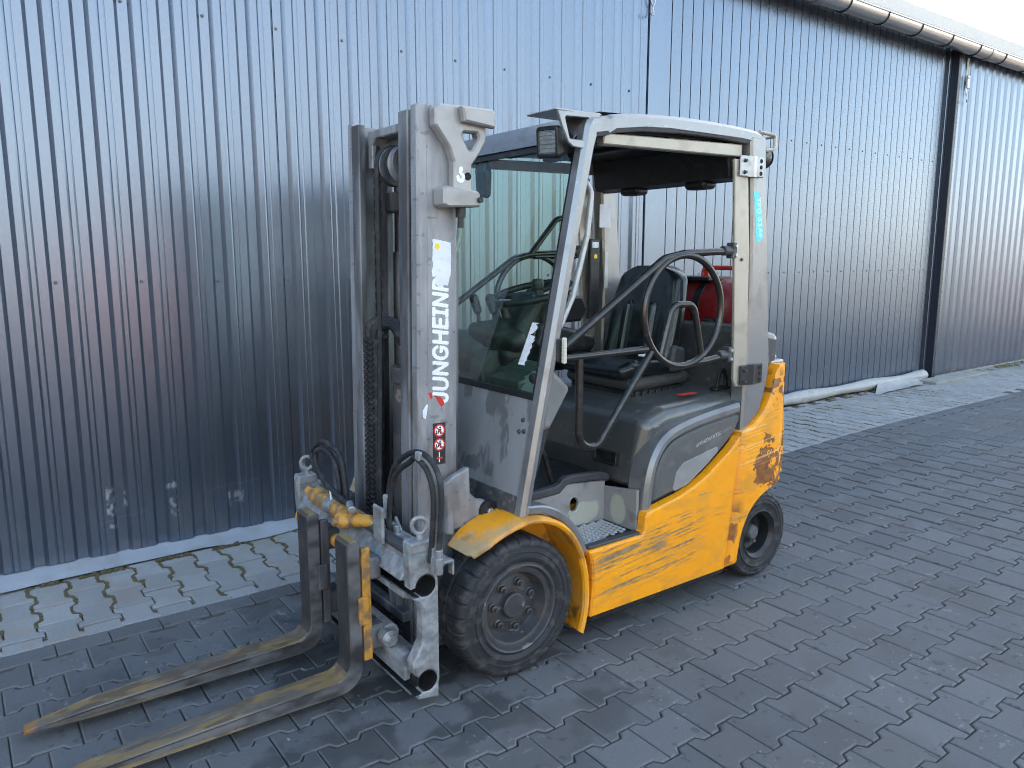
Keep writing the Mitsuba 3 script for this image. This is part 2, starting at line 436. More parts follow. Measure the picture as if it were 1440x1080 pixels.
mat('plate_paint', base_color=proc(yplate_fn), roughness=0.5)
mat('rubber', base_color=proc(rubber_fn), roughness=0.65)
mat('strip_rubber', base_color=proc(dusty((0.02, 0.02, 0.021), (0.10, 0.10, 0.10), 30, (0.2, 0.2, 0.2), .5)), roughness=0.7)
mat('rim_paint', base_color=proc(rim_fn), roughness=0.5, metallic=0.3)
mat('black_plastic', base_color=proc(dusty((0.007, 0.0075, 0.008), (0.014, 0.0145, 0.015), 14, (0.06, 0.058, 0.054), .25)), roughness=0.45)
mat('dark_plastic', base_color=proc(dusty((0.036, 0.037, 0.038), (0.052, 0.053, 0.054), 14, (0.09, 0.088, 0.082), .3)), roughness=0.5)
mat('panel_plastic', base_color=proc(dusty((0.070, 0.069, 0.067), (0.098, 0.096, 0.093), 9, (0.15, 0.147, 0.14))), roughness=0.5)
mat('vent_plastic', base_color=proc(dusty((0.19, 0.187, 0.18), (0.235, 0.23, 0.225), 9, (0.27, 0.265, 0.255))), roughness=0.5)
mat('seat_vinyl', base_color=proc(dusty((0.005, 0.0075, 0.0085), (0.010, 0.0135, 0.0145), 8, (0.045, 0.05, 0.05), .25)), roughness=0.22)
mat('black_tube', base_color=proc(dusty((0.012, 0.0115, 0.011), (0.03, 0.027, 0.024), 20, (0.12, 0.105, 0.09), .25)), roughness=0.2, metallic=0.35, clearcoat=0.8, clearcoat_gloss=0.9)
mat('pale_steel', base_color=proc(dusty((0.36, 0.36, 0.35), (0.48, 0.48, 0.47), 12, (0.2, 0.19, 0.18))), roughness=0.4, metallic=0.4)
mat('bracket_paint', base_color=proc(dusty((0.29, 0.28, 0.27), (0.37, 0.355, 0.345), 9, (0.19, 0.175, 0.16))), roughness=0.4, metallic=0.35)
mat('post_paint', base_color=proc(dusty((0.35, 0.315, 0.26), (0.43, 0.385, 0.32), 7, (0.22, 0.19, 0.16))), roughness=0.38, metallic=0.35)
mat('dark_paint', base_color=rgb(0.012, 0.016, 0.026), roughness=0.4)
mat('dark_hole', base_color=rgb(0.006, 0.006, 0.007), roughness=0.8)
mat('cream_rubber', base_color=rgb(0.55, 0.52, 0.43), roughness=0.5)
mat('wall_metal', base_color=proc(wall_fn), roughness=proc(wall_rough), metallic=0.85, specular=0.5)
mat('gutter_metal', base_color=rgb(0.62, 0.60, 0.57), roughness=0.28, metallic=0.85)
mat('roof_sheet', base_color=rgb(0.40, 0.345, 0.285), roughness=0.9, specular=0.05)
mat('screw_grey', base_color=rgb(0.13, 0.135, 0.145), roughness=0.5, metallic=0.3)
mat('zinc', base_color=rgb(0.45, 0.46, 0.47), roughness=0.35, metallic=0.8)
mat('paver_dark', base_color=proc(paver_fn), roughness=0.78, specular=0.3)
mat('paver_light', base_color=proc(light_fn), roughness=0.7)
mat('joint_sand', base_color=proc(sand_fn), roughness=0.9)
mat('grit_stone', base_color=proc(dusty((0.06, 0.05, 0.04), (0.40, 0.38, 0.35), 9, (0.10, 0.06, 0.03), .5)), roughness=0.9)
mat('joint_dirt', base_color=proc(dusty((0.060, 0.050, 0.040), (0.12, 0.10, 0.078), 20, (0.15, 0.125, 0.095), .4)), roughness=0.95)
mat('concrete', base_color=proc(dusty((0.25, 0.265, 0.285), (0.36, 0.375, 0.395), 5, (0.24, 0.225, 0.195), .5)), roughness=0.6)
mat('slab_concrete', base_color=proc(dusty((0.20, 0.19, 0.17), (0.27, 0.26, 0.23), 9)), roughness=0.8)
mat('tarp', base_color=proc(dusty((0.27, 0.262, 0.25), (0.36, 0.35, 0.335), 6, (0.22, 0.20, 0.165), .5)), roughness=0.5)
mat('ground_grey', base_color=rgb(0.12, 0.12, 0.125), roughness=0.9)
mat('paper', base_color=proc(dusty((0.66, 0.67, 0.70), (0.76, 0.77, 0.79), 25, (0.5, 0.5, 0.52), .4)), roughness=0.7)
mat('white_print', base_color=rgb(0.80, 0.80, 0.80), roughness=0.5)
mat('red_print', base_color=rgb(0.55, 0.03, 0.02), roughness=0.5)
mat('black_print', base_color=rgb(0.02, 0.02, 0.02), roughness=0.5)
mat('yellow_print', base_color=rgb(0.80, 0.60, 0.03), roughness=0.5)
mat('turquoise_print', base_color=rgb(0.10, 0.60, 0.58), roughness=0.4)
mat('pale_turquoise', base_color=rgb(0.55, 0.80, 0.79), roughness=0.4)
mat('grey_print', base_color=rgb(0.42, 0.42, 0.42), roughness=0.5)
mat('red_bottle', base_color=proc(dusty((0.17, 0.009, 0.012), (0.23, 0.014, 0.016), 8, (0.10, 0.04, 0.035), .4)), roughness=0.42)
mat('red_bright', base_color=rgb(0.52, 0.035, 0.02), roughness=0.4)
mat('moss_green', base_color=proc(dusty((0.055, 0.045, 0.022), (0.105, 0.085, 0.036), 40, (0.12, 0.085, 0.05), .7)), roughness=0.95)
mat('weed_leaf', base_color=proc(dusty((0.14, 0.13, 0.02), (0.22, 0.18, 0.04), 9, (0.20, 0.10, 0.03), .6)), roughness=0.8)
mat('strap_web', base_color=rgb(0.36, 0.35, 0.26), roughness=0.8)
mat('lens_glass', base_color=proc(dusty((0.13, 0.145, 0.145), (0.24, 0.26, 0.26), 90, (0.36, 0.38, 0.38), .5)), roughness=0.12, clearcoat=1.0)
scene['screen_glass'] = {'type': 'thindielectric', 'int_ior': 1.36, 'specular_transmittance': rgb(0.68, 0.88, 0.75)}

# ------------------------------------------------------------------ ground and paving
def rise(x):
    t = np.clip((np.asarray(x, float) - 1.9) / 3.4, 0, 1); return 0.07 * t * t * (3 - 2 * t)


XS = np.concatenate([[-400, -8], np.arange(-6, 16.01, .25), [18, 400]])


def sheet(y0, y1, dz, xs=XS):
    V = np.array([(x, y, float(rise(x)) + dz) for x in xs for y in (y0, y1)]); n = len(xs)
    i = np.arange(n - 1) * 2
    return trimesh.Trimesh(V, np.vstack([np.column_stack([i, i + 2, i + 3]), np.column_stack([i, i + 3, i + 1])]), process=False)


add('ground', sheet(-400, 60, -0.030), 'ground_grey', 'plain grey yard surface carrying on beyond the paved area', smooth=False, kind='structure')
XP = np.concatenate([np.arange(-6.5, 17.51, .25)])
SY = 1.295                                         # the edge between the dark and the pale paving
add('pavement', sheet(-6.0, SY, -0.011, XP), 'joint_sand', 'anthracite interlocking pavers covering the yard under the forklift', smooth=False, kind='structure')
add('paving_strip', sheet(SY, 2.32, -0.012, XP), 'joint_dirt', 'pale grey interlocking paver strip running along the foot of the metal wall', smooth=False, kind='structure')


def hbone(a, h, amp, gap, ch):
    """Double-T paver outline: straight ends at x = +-a, waisted long sides; top ring and a lower, larger ring."""
    h1, h0 = h + amp, h - amp
    top = [(-a, h1), (-a * .60, h1), (-a * .42, h0), (a * .42, h0), (a * .60, h1), (a, h1)]
    ring = np.array(top[::-1] + [(x, -y) for x, y in top])
    outer = ringoff(ring, gap); inner = ringoff(ring, gap + ch)
    return inner, outer


def paver_mesh(inner, outer, tilt, z, chz=.004):
    n = len(inner); V = np.vstack([np.column_stack([inner, np.zeros(n)]), np.column_stack([outer, np.full(n, -chz)]), np.column_stack([outer, np.full(n, -.02)])])
    V[:, 2] += z + V[:, 0] * tilt[0] + V[:, 1] * tilt[1]
    i = np.arange(n); j = (i + 1) % n
    tri = mapbox_earcut.triangulate_float64(inner.copy(), np.array([n], np.uint32)).reshape(-1, 3).astype(int)
    Fc = np.vstack([tri, np.column_stack([n + i, n + j, j]), np.column_stack([n + i, j, i]), np.column_stack([2 * n + i, 2 * n + j, n + j]), np.column_stack([2 * n + i, n + j, n + i])])
    return V, Fc


def in_view(x, y, m=20):
    d = np.array([x, y, float(rise(x))]) - CAM
    R = np.array([math.sin(YAW), -math.cos(YAW), 0]); U = np.cross(R, VD); w = d @ VD
    if w < .2: return False, 99
    u, v = 720 + F * (d @ R) / w, 540 - F * (d @ U) / w
    return (-m < u < 1440 + m and -m < v < 1080 + m), w


def lay(parent, cells, inner, outer, bsdf, seed, swap=False):
    """Lay pavers on the cell centres: the 300 nearest in view as parts, the others as one mesh of stuff."""
    r = random.Random(seed); var = []
    if swap: inner, outer = inner[::-1, ::-1].copy(), outer[::-1, ::-1].copy()
    for k in range(10):
        V, Fc = paver_mesh(inner, outer, (r.uniform(-.012, .012), r.uniform(-.012, .012)), 0)
        uv = np.tile([r.random(), r.random()], (len(V), 1)); var.append((V, Fc, uv))
    plys = [mikit.ply(trimesh.Trimesh(V, Fc, process=False), bsdf, smooth=False, uv=uv) for V, Fc, uv in var]
    seen, rest = [], []
    for x, y in cells:
        ok, w = in_view(x, y)
        (seen if ok else rest).append((w, x, y))
    seen.sort(); rest += seen[300:]
    for w, x, y in seen[:300]:
        put(f'{parent}__paver', plys[r.randrange(10)], T().translate([x + r.uniform(-.001, .001), y + r.uniform(-.001, .001), float(rise(x)) + r.uniform(-.0016, .0016)]))
    VV, FF, UU, o = [], [], [], 0
    for w, x, y in rest:
        V, Fc, uv = var[r.randrange(10)]
        VV.append(V + [x, y, float(rise(x)) + r.uniform(-.0016, .0016)]); FF.append(Fc + o); UU.append(np.tile([r.random(), r.random()], (len(V), 1))); o += len(V)
    add(f'{parent}__far_paver', trimesh.Trimesh(np.vstack(VV), np.vstack(FF), process=False), bsdf, smooth=False, kind='stuff', uv=np.vstack(UU))


PX, PY, AMP = .1935, .165, .0125
inner, outer = hbone(PX / 2, PY / 2, AMP, .0026, .0050)
cells = []
for r_ in range(-30, 14):
    y = -.888 + PY * r_
    off = (.685 + PX / 2) if r_ % 2 == 0 else .685
    for c_ in range(-40, 85):
        x = off + PX * c_
        if -6.3 < x < 17.3 and -5.8 < y < SY - PY * .42: cells.append((x, y))
lay('pavement', cells, inner, outer, 'paver_dark', 11)
# cut stones along the edge course
edge_y = max(y for _, y in cells) + PY / 2 + AMP
gap = SY - edge_y
if gap > .03:
    sb = rbox(-.094, .094, -gap / 2 + .002, gap / 2 - .001, -.02, 0, .003)
    sp = [mikit.ply(sb, 'paver_dark', smooth=False, uv=np.tile([.3 * k, .3], (len(sb.vertices), 1))) for k in range(3)]
    for k in range(-12, 45):
        x = .1 + .193 * k
        put('pavement__paver_edge', sp[k % 3], T().translate([x, edge_y + gap / 2, float(rise(x))]))
LX, LY = .1430, .199
inner, outer = hbone(LY / 2, LX / 2, .0125, .0036, .005)
cells = []
for c_ in range(-36, 125):
    x = -1.235 - LX / 2 + LX * c_
    for r_ in range(-2, 6):
        y = 1.40 + LY * r_ + (LY / 2 if c_ % 2 else 0)
        lim = 2.0 if x < 2.9 else 2.24
        if SY + LY * .30 < y < lim: cells.append((x, y))
lay('paving_strip', cells, inner, outer, 'paver_light', 12, swap=True)
hb = rbox(-LX / 2 + .003, LX / 2 - .003, -.038, .038, -.02, 0, .003)
hp = [mikit.ply(hb, 'paver_light', smooth=False, uv=np.tile([.4 * k, .3], (len(hb.vertices), 1))) for k in range(3)]
for c_ in range(-8, 62):
    x = -1.235 - LX / 2 + LX * c_
    y0 = min(y for xx, y in cells if abs(xx - x) < .01) - LY / 2
    if y0 - SY > .05: put('paving_strip__paver_half', hp[c_ % 3], T().translate([x, (y0 + SY) / 2 - .005, float(rise(x))]) @ T().scale([1, max(.2, (y0 - SY - .012) / .076), 1]))

# moss in the open joints by the near wall: knobbly cords that follow the zigzag
ms = []
nr = np.random.default_rng(5)
for c_ in range(-14, 60):
    x = -1.235 + LX * c_
    for r_ in range(0, 4):
        y = 1.40 + LY * r_
        dens = np.clip((y - 1.35) / .5, 0, 1) * (1.0 if x < 1.0 else .35)
        if nr.random() > dens + .15: continue
        pts = []
        for t in np.linspace(0, LY * nr.uniform(.75, 1.0), 14):
            ph = ((t / LY) * 2) % 2
            s = .0125 * np.clip(math.cos(math.pi * ph) * 3, -1, 1) * (-1 if c_ % 2 else 1)
            pts.append((x + s + nr.normal(0, .0015), y - LY / 2 + t, float(rise(x)) - .005 + nr.normal(0, .001)))
        ms.append(tube(pts, np.abs(nr.normal(.0045 + .0035 * dens, .0015, 14)) + .0015, 7))
for x0, x1, y in ((-1.17, -.98, 1.955), (-.83, -.66, 1.955), (-1.33, -1.26, 1.95), (-.55, -.42, 1.95), (.05, .2, 1.96), (.4, .9, 1.96)):
    t = np.linspace(x0, x1, 30)
    ms.append(tube(np.column_stack([t, y + nr.normal(0, .004, 30), .002 + nr.normal(0, .003, 30)]), np.abs(nr.normal(.008, .003, 30)) + .002, 8))
mm = merge(ms); mm.vertices[:] += (meshkit.noise(mm.vertices * 180) - .5)[:, None] * .006
add('moss', mm, 'moss_green', 'dark green and brown moss growing in paver joints along the near wall foot', smooth=True, category='moss', kind='stuff')

# grit, leaf scraps and chips lying about on the dark pavers
ms = []
for _ in range(420):
    x, y = nr.uniform(-2.2, 5.5), nr.uniform(-2.0, 1.9)
    s = nr.uniform(.0015, .0045) * (1 if nr.random() < .93 else 2.2)
    b = np.array([x, y, float(rise(x)) + s * .25])
    ms.append(hull(b + nr.normal(0, 1, (7, 3)) * [s, s, s * .45]))
add('grit', merge(ms), 'grit_stone', 'pale grit and small chips scattered over the dark pavers', smooth=False, category='grit', kind='stuff')

# low weeds and yellow leaves where the pale strip meets the far wall
ms = []
for _ in range(950):
    x = 4.6 + 8.5 * nr.random() ** .8
    y = (2.33 if x > 8.0 else 2.28) - abs(nr.normal(0, .12 if x > 8 else .20))
    if meshkit.noise(np.array([x * 2.1, y * 3, 1.0])) < (.42 if x > 8.0 else .60): continue
    s = nr.uniform(.012, .035); a = nr.random() * 6.28; z = float(rise(x)) + .003
    d = np.array([math.cos(a), math.sin(a), 0]); w = np.array([-d[1], d[0], 0]); b = np.array([x, y, z])
    tip = b + d * s * 1.6 + [0, 0, nr.uniform(0, .03)]; mid = b + d * s * .8 + [0, 0, nr.uniform(.004, .02)]
    ms.append(trimesh.Trimesh([b, mid + w * s * .4, tip, mid - w * s * .4], [[0, 1, 2], [0, 2, 3]], process=False))
add('weeds', merge(ms), 'weed_leaf', 'yellow green weeds and fallen leaves on the pale strip before the far wall', smooth=False, category='weeds', kind='stuff')

# ------------------------------------------------------------------ the hall: walls, gate, gutter, roof
WY, PER = 2.13, .188


def profile(per, depth, trough, fl, beads=True):
    """One period of the trapezoid sheet, (s, depth behind the crest)."""
    s = [(0, depth), (trough, depth), (trough + fl, 0)]
    if beads:
        for c, w, h in ((.34, .0060, .0042), (.60, .0045, .0022)):
            q = trough + fl + (per - trough - 2 * fl) * c
            s += [(q - w, 0), (q + w * .55, h), (q + w, 0)]
    return s + [(per - fl, 0), (per, depth)]


def sheet_panel(x0, nper, y, z0, z1, per, depth, trough, fl, beads=True):
    pts = []
    for k in range(nper):
        for s, d in profile(per, depth, trough, fl, beads):
            p = (x0 + k * per + s, y + d)
            if not pts or abs(p[0] - pts[-1][0]) > 1e-6: pts.append(p)
    pts = np.array(pts); n = len(pts)
    zs = np.array([z0, z0 + .4, 1.2, 2.2, 3.0, z1]) if z1 > 3.2 else np.array([z0, z1])
    V = np.array([(x, yy, z) for z in zs for x, yy in pts])
    i = np.arange(n - 1); Fc = []
    for k in range(len(zs) - 1):
        a, b = k * n, (k + 1) * n
        Fc += [np.column_stack([a + i, a + i + 1, b + i + 1]), np.column_stack([a + i, b + i + 1, b + i])]
    return V, np.vstack(Fc)


EAVE = 3.93
XE = 2.95                                        # near wall ends here, the gate begins
B = 'hall_building'
labels[B] = {'label': 'grey metal clad hall with ribbed walls, folding gate and a zinc gutter behind the forklift', 'category': 'building'}
# backing walls: the closed body of the hall
add(f'{B}__wall', merge([rbox(-9.0, XE - .01, WY + .035, WY + .2, .03, 3.74), rbox(XE + .0, 8.0, 2.50, 2.62, .06, EAVE), rbox(8.02, 21, 2.36, 2.6, .04, EAVE),
                         rbox(-9, 21, 11.6, 11.8, 0, EAVE), rbox(-9, -8.8, WY + .2, 11.6, 0, EAVE), rbox(20.8, 21, 2.6, 11.6, 0, EAVE)]), 'dark_paint', smooth=False)
NP = 6
# the troughs of the near wall fall on x = XT + k * PER
XT = -1.142 - .008
pn = 0
k0 = -30
while XT + k0 * PER < XE - .03:
    n = min(NP, int((XE - .01 - (XT + k0 * PER)) / PER))
    if n <= 0: break
    V, Fc = sheet_panel(XT + k0 * PER, n, WY, .028 + .004 * math.sin(pn * 2.1), 3.74, PER, .022, .045, .018)
    V[:, 1] += .002 * math.sin(pn * 1.7) + .0014 * (meshkit.noise(V * np.array([3.1, 1, .8]) + 9) - .5)
    add(f'{B}__wall__panel', trimesh.Trimesh(V, Fc, process=False), 'wall_metal', smooth=False)
    k0 += n; pn += 1
xl = XT + k0 * PER
add(f'{B}__wall__corner_trim', merge([rbox(xl + .001, XE, WY - .004, WY + .03, .03, 3.74, .002), rbox(XE - .004, XE + .0, WY + .03, 2.47, .03, 3.74, .001)]), 'wall_metal', smooth=False)
# gate of narrow vertical planks
GY, GP = 2.40, .1243
gx = XE + .001
gprof = np.array([(0, .012), (.0068, .012), (.0088, .0), (.06, -.0008), (GP - .0015, 0), (GP - .0003, .012)])
i = np.arange(len(gprof) - 1); n = len(gprof); gv = []
for var in range(4):
    zs = [.12, 1.0, 2.1, 3.0, EAVE]
    V = np.array([(x, GY + y + .0002 * math.sin(z * 1.7 + var * 1.9), z) for z in zs for x, y in gprof]); Fc = []
    for k in range(len(zs) - 1):
        Fc += [np.column_stack([k * n + i, k * n + i + 1, (k + 1) * n + i + 1]), np.column_stack([k * n + i, (k + 1) * n + i + 1, (k + 1) * n + i])]
    gv.append(mikit.ply(trimesh.Trimesh(V, np.vstack(Fc), process=False), 'wall_metal', smooth=False))
add(f'{B}__gate', rbox(XE, 7.96, GY + .015, GY + .09, .10, EAVE), 'dark_paint', 'folding gate of narrow vertical grey planks', smooth=False)
k = 0
while gx + GP < 7.90:
    put(f'{B}__gate__plank', gv[(k * 7 + 3) % 4], T().translate([gx, 0, 0])); gx += GP; k += 1
add(f'{B}__gate__stile', merge([rbox(gx + .002, gx + .05, GY - .004, GY + .02, .12, EAVE), rbox(7.935, 7.985, GY - .014, GY + .03, .10, EAVE)]), 'wall_metal', smooth=False)
add(f'{B}__post', merge([rbox(7.99, 8.055, 2.305, 2.46, .03, EAVE, .004)]), 'dark_paint', 'dark blue steel post between the gate and the far wall', smooth=False)
pn = 0
for k in range(10):
    V, Fc = sheet_panel(8.13 + k * 6 * PER, 6, 2.32, .095, EAVE, PER, .026, .055, .020, False)
    V[:, 1] += .002 * math.sin(pn * 1.7); pn += 1
    add(f'{B}__wall__panel', trimesh.Trimesh(V, Fc, process=False), 'wall_metal', smooth=False)
add(f'{B}__wall__edge_trim', rbox(8.057, 8.128, 2.316, 2.35, .095, EAVE, .002), 'wall_metal', smooth=False)
add(f'{B}__plinth', merge([rbox(8.07, 20, 2.30, 2.46, .0, .094, .006)]), 'slab_concrete', smooth=False)
# screws with washers
sc = merge([lathe([(0, -.0065), (.004, -.0065), (.0045, -.002), (.0085, -.0018), (.009, 0)], (0, 0, 0), 'y', 8)])
scp = mikit.ply(sc, 'screw_grey', smooth=20)
for z, ph in ((1.406, 0), (2.73, 0)):
    for k in range(-14, 22):
        if (k + ph) % 2 == 0:
            x = XT + k * PER + .016
            if x < XE - .1: put(f'{B}__wall__screw', scp, T().translate([x, WY + .020, z + .006 * math.sin(k * 3)]))
for k in range(0, 41, 2):
    put(f'{B}__gate__screw', scp, T().translate([XE + .075 + GP * k, GY - .001, 2.61]))
for k in range(0, 41, 2):
    put(f'{B}__gate__screw', scp, T().translate([XE + .075 + GP * k, GY - .001, 1.38]))
# gutter: half round trough with a rolled front edge, brackets, sheet roof above
GUY, GUZ, GR = 2.20, 3.865, .090
th = np.linspace(math.pi, 2 * math.pi, 15)
arc = [(GUY + GR * math.cos(t), GUZ + GR * math.sin(t)) for t in th]
inn = [(GUY + (GR - .003) * math.cos(t), GUZ + (GR - .003) * math.sin(t)) for t in th[::-1]]
add(f'{B}__gutter', merge([extr(Polygon(arc + inn), 'x', -8.8, 21.0), cyl((-8.8, GUY - GR, GUZ + .003), (21, GUY - GR, GUZ + .003), .010, 10)]), 'gutter_metal')
br = tube([(0, GUY + (GR + .004) * math.cos(t), GUZ + (GR + .004) * math.sin(t)) for t in np.linspace(math.pi * .98, 2 * math.pi, 16)], .008, 6)
sl = lathe([(GR + .003, 0), (GR + .005, .0), (GR + .005, .07), (GR + .003, .07)], (0, GUY, GUZ - .004), 'x', 40)
sl = sl.slice_plane([0, 0, GUZ], [0, 0, -1])
bp, slp = mikit.ply(br, 'dark_paint', smooth=40), mikit.ply(sl, 'zinc', smooth=40)
for k in range(-9, 25):
    put(f'{B}__gutter__bracket', bp, T().translate([5.40 + .66 * k, 0, 0]))
for x in (4.95, 8.35, 11.8): put(f'{B}__gutter__sleeve', slp, T().translate([x, 0, 0]))
rp = [(GUY - .03, GUZ + .035), (GUY - .03, GUZ + .055), (5.2, 5.84), (5.2, 5.80)]
add(f'{B}__roof', merge([extr(Polygon(rp), 'x', -9.1, 21.2), extr(Polygon([(5.2, 5.80), (5.2, 5.84), (11.8, 3.95), (11.8, 3.91)]), 'x', -9.1, 21.2)]), 'roof_sheet', smooth=False)
add(f'{B}__eave_soffit', rbox(-8.9, 20.9, 2.30, 2.52, EAVE + .001, EAVE + .02), 'roof_sheet', smooth=False)

# the crumpled membrane ledge at the foot of the near wall
def ledge(u, v):
    x = -6.2 + u * 9.1; y = 1.965 + v * (WY + .06 - 1.965)
    w = meshkit.fbm(np.stack([x * 1.6, y * 4, x * 0], -1), 3); e = meshkit.noise(np.stack([x * 3.3, x * 0, x * 0 + 4], -1))
    y = y + (1 - v) * ((e - .5) * .045)
    z = .006 + .020 * v + .022 * (w - .4) * (1 - v * .6) + .020 * np.clip(e - .62, 0, 1) * (1 - v)
    return x, y, z


lm = grid(ledge, 460, 14); low = np.array(lm.vertices); low[:, 2] -= .02
add('ledge', merge([lm, trimesh.Trimesh(low, np.asarray(lm.faces)[:, ::-1], process=False)]), 'concrete', 'crumpled blue grey membrane ledge between the near wall and the paving', smooth=True, kind='structure')


def roll(u, v):
    x = 3.2 + u * 4.6; a = v * 2 * np.pi
    w = meshkit.fbm(np.stack([x * 2.2, np.cos(a) * .8 + x * 0, np.sin(a) * .8], -1), 3)
    r = .055 + .022 * (w - .5) + .010 * np.sin(x * 5)
    return x, 2.325 + r * np.cos(a) * 1.0 + .0 * x, rise(x) + .062 + r * np.sin(a)


def flap(u, v):
    x = 6.7 + u * 1.1 - v * .4; y = 2.28 - v * .19 + u * .03
    w = meshkit.fbm(np.stack([x * 5, y * 9, x * 0], -1), 3)
    return x, y, rise(x) + .006 + .075 * (1 - v) ** 2 * (1 - .3 * u) + .03 * (w - .35)


add('tarpaulin_roll', merge([grid(roll, 150, 20), grid(flap, 30, 16)]), 'tarp', 'pale tarpaulin rolled up and torn along the foot of the folding gate', smooth=True, category='tarpaulin')
add('concrete_slab', moved(rbox(7.55, 8.9, 2.04, 2.26, .03, .085, .01), trimesh.transformations.translation_matrix([0, 0, .02])), 'slab_concrete', 'flat worn concrete slab lying at the foot of the dark post', smooth=False, category='slab')


def strap(x, y, ztop, zbot, lab):
    s = thing('ratchet_strap', lab, 'strap', 'straps hanging from the eaves')
    add(f'{s}__webbing', grid(lambda u, v: (x + (u - .5) * .036, y - .012 + .008 * np.sin(v * 9) - .004 * u, ztop + (zbot + .17 - ztop) * v), 4, 24), 'strap_web', smooth=True)
    add(f'{s}__buckle', merge([rbox(x - .026, x + .026, y - .036, y - .010, zbot + .15, zbot + .29, .004), cyl((x - .03, y - .03, zbot + .26), (x + .03, y - .03, zbot + .26), .011), cyl((x - .03, y - .028, zbot + .18), (x + .03, y - .028, zbot + .18), .009)]), 'zinc')
    add(f'{s}__hook', merge([tube(fil([(x - .02, y - .02, zbot + .16), (x - .022, y - .02, zbot + .10), (x, y - .02, zbot + .05), (x + .022, y - .02, zbot + .10), (x + .02, y - .02, zbot + .16)], .02), .005, 8),
                             tube(fil([(x, y - .02, zbot + .055), (x, y - .03, zbot), (x - .05, y - .05, zbot - .012), (x - .06, y - .055, zbot + .012)], .02), .006, 8)]), 'zinc')


def thing(name, label, cat, group=None):
    k = key(name); labels[k] = {'label': label, 'category': cat}
    if group: labels[k]['group'] = group
    return k


strap(2.80, WY - .005, 3.72, 3.27, 'hanging strap with metal hook at the top edge where the near wall meets the gate')
strap(8.19, 2.31, 3.78, 3.30, 'hanging strap with metal ratchet on the far wall beside the dark post')

# ------------------------------------------------------------------ what stands across the yard (seen as blurred reflections in the metal wall)
def conifer(x, y, h, r, sd, lab):
    k = thing('conifer', lab, 'tree', 'conifers across the yard')
    g = np.random.default_rng(sd); n = 1500
    v = g.random(n) ** .8; a = g.random(n) * 6.283; rr = r * (1 - v * .9) * (.55 + .45 * np.sqrt(g.random(n)))
    c = np.column_stack([x + rr * np.cos(a), y + rr * np.sin(a), .25 + v * (h - .3)])
    s = .16 * (1.1 - .5 * v)
    d1, d2 = g.normal(size=(n, 3)), g.normal(size=(n, 3)); d2[:, 2] -= .6
    V = np.stack([c - d1 * s[:, None] * .5, c + d1 * s[:, None] * .5, c + d2 * s[:, None]], 1).reshape(-1, 3)
    core = lathe([(.05, .2), (r * .8, .4), (r * .72, h * .35), (r * .4, h * .7), (.03, h * .97)], (x, y, 0), 'z', 14)
    add(f'{k}__crown', merge([trimesh.Trimesh(V, np.arange(3 * n).reshape(-1, 3), process=False), core]), 'needle_green', smooth=False)
    add(f'{k}__trunk', tube([(x, y, -.03), (x, y, h * .5)], .10, 10), 'bark')


mat('needle_green', base_color=rgb(0.030, 0.042, 0.026), roughness=0.9); mat('bark', base_color=rgb(0.08, 0.06, 0.045), roughness=0.9)
for k, (x, y, h) in enumerate(((3.2, -12.2, 3.4), (4.5, -12.6, 3.7), (5.7, -12.1, 3.3), (7.0, -12.7, 3.6), (8.3, -12.3, 3.4))):
    conifer(x, y, h, .95, 50 + k, ('first', 'second', 'third', 'fourth', 'fifth')[k] + ' dark conifer of the row across the yard, counted from the gas forklift forks side')

NH = thing('workshop_building', 'grey clad workshop closing the yard on the fork side, left of the camera', 'building')
mat('dark_cladding', base_color=rgb(0.14, 0.15, 0.165), roughness=0.7)
add(f'{NH}__wall', rbox(-22.0, -14.5, -30.0, 1.4, -.03, 4.2, .01), 'dark_cladding', smooth=False)
add(f'{NH}__roof', extr([(-22.3, 4.202), (-14.2, 4.202), (-18.2, 5.4)], 'y', -30.3, 1.7), 'slab_concrete', smooth=False)
for k in range(5): add(f'{NH}__door', rbox(-14.51, -14.44, -6.5 - 5 * k, -3.0 - 5 * k, 0, 3.8, .01), 'slab_concrete', smooth=False)
mat('car_red', base_color=rgb(0.36, 0.02, 0.02), roughness=0.3, clearcoat=1.0); mat('car_glass', base_color=rgb(0.02, 0.025, 0.03), roughness=0.08)
CR = thing('parked_car', 'red hatchback parked end on across the yard beside the conifers', 'car')
cp = Polygon([(-14.2, .35), (-14.15, .75), (-13.2, .95), (-12.5, 1.40), (-10.6, 1.44), (-10.15, 1.0), (-10.05, .35)])
add(f'{CR}__body', moved(extr([(x, z) for x, z in cp.exterior.coords[:-1]], 'x', 0.05, 1.80, .08), np.eye(4)), 'car_red')
for y0, y1, z0, z1 in ((-10.62, -10.20, 1.02, 1.38), (-12.45, -12.0, 1.0, 1.30)): add(f'{CR}__window', extr([(y0, z1), (y1, z0), (y1 + .012, z0), (y0 + .012, z1)], 'x', .25, 1.60), 'car_glass', smooth=False)
for x in (.02, 1.63):
    for y in (-10.9, -13.4): add(f'{CR}__wheel', lathe([(.05, .0), (.2, .01), (.30, .02), (.31, .1), (.30, .19), (.05, .2)], (x, y, .30), 'x', 24), 'rubber')

# ------------------------------------------------------------------ the forklift (x to its rear, y to its far side, middle y = 0.53)
FK = 'forklift'
labels[FK] = {'label': 'used yellow and grey gas forklift with an open cab standing on the dark pavers', 'category': 'forklift'}
YC = 0.53


def fk(name, mesh, bsdf, label=None, smooth=32, **kw):
    return add(f'{FK}__{name}', mesh, bsdf, label, smooth, **kw)


def both(name, mesh, bsdf, label=None, smooth=32):
    a = fk(name, mesh, bsdf, label, smooth); b = fk(name, mirror(mesh), bsdf, None, smooth); return a, b


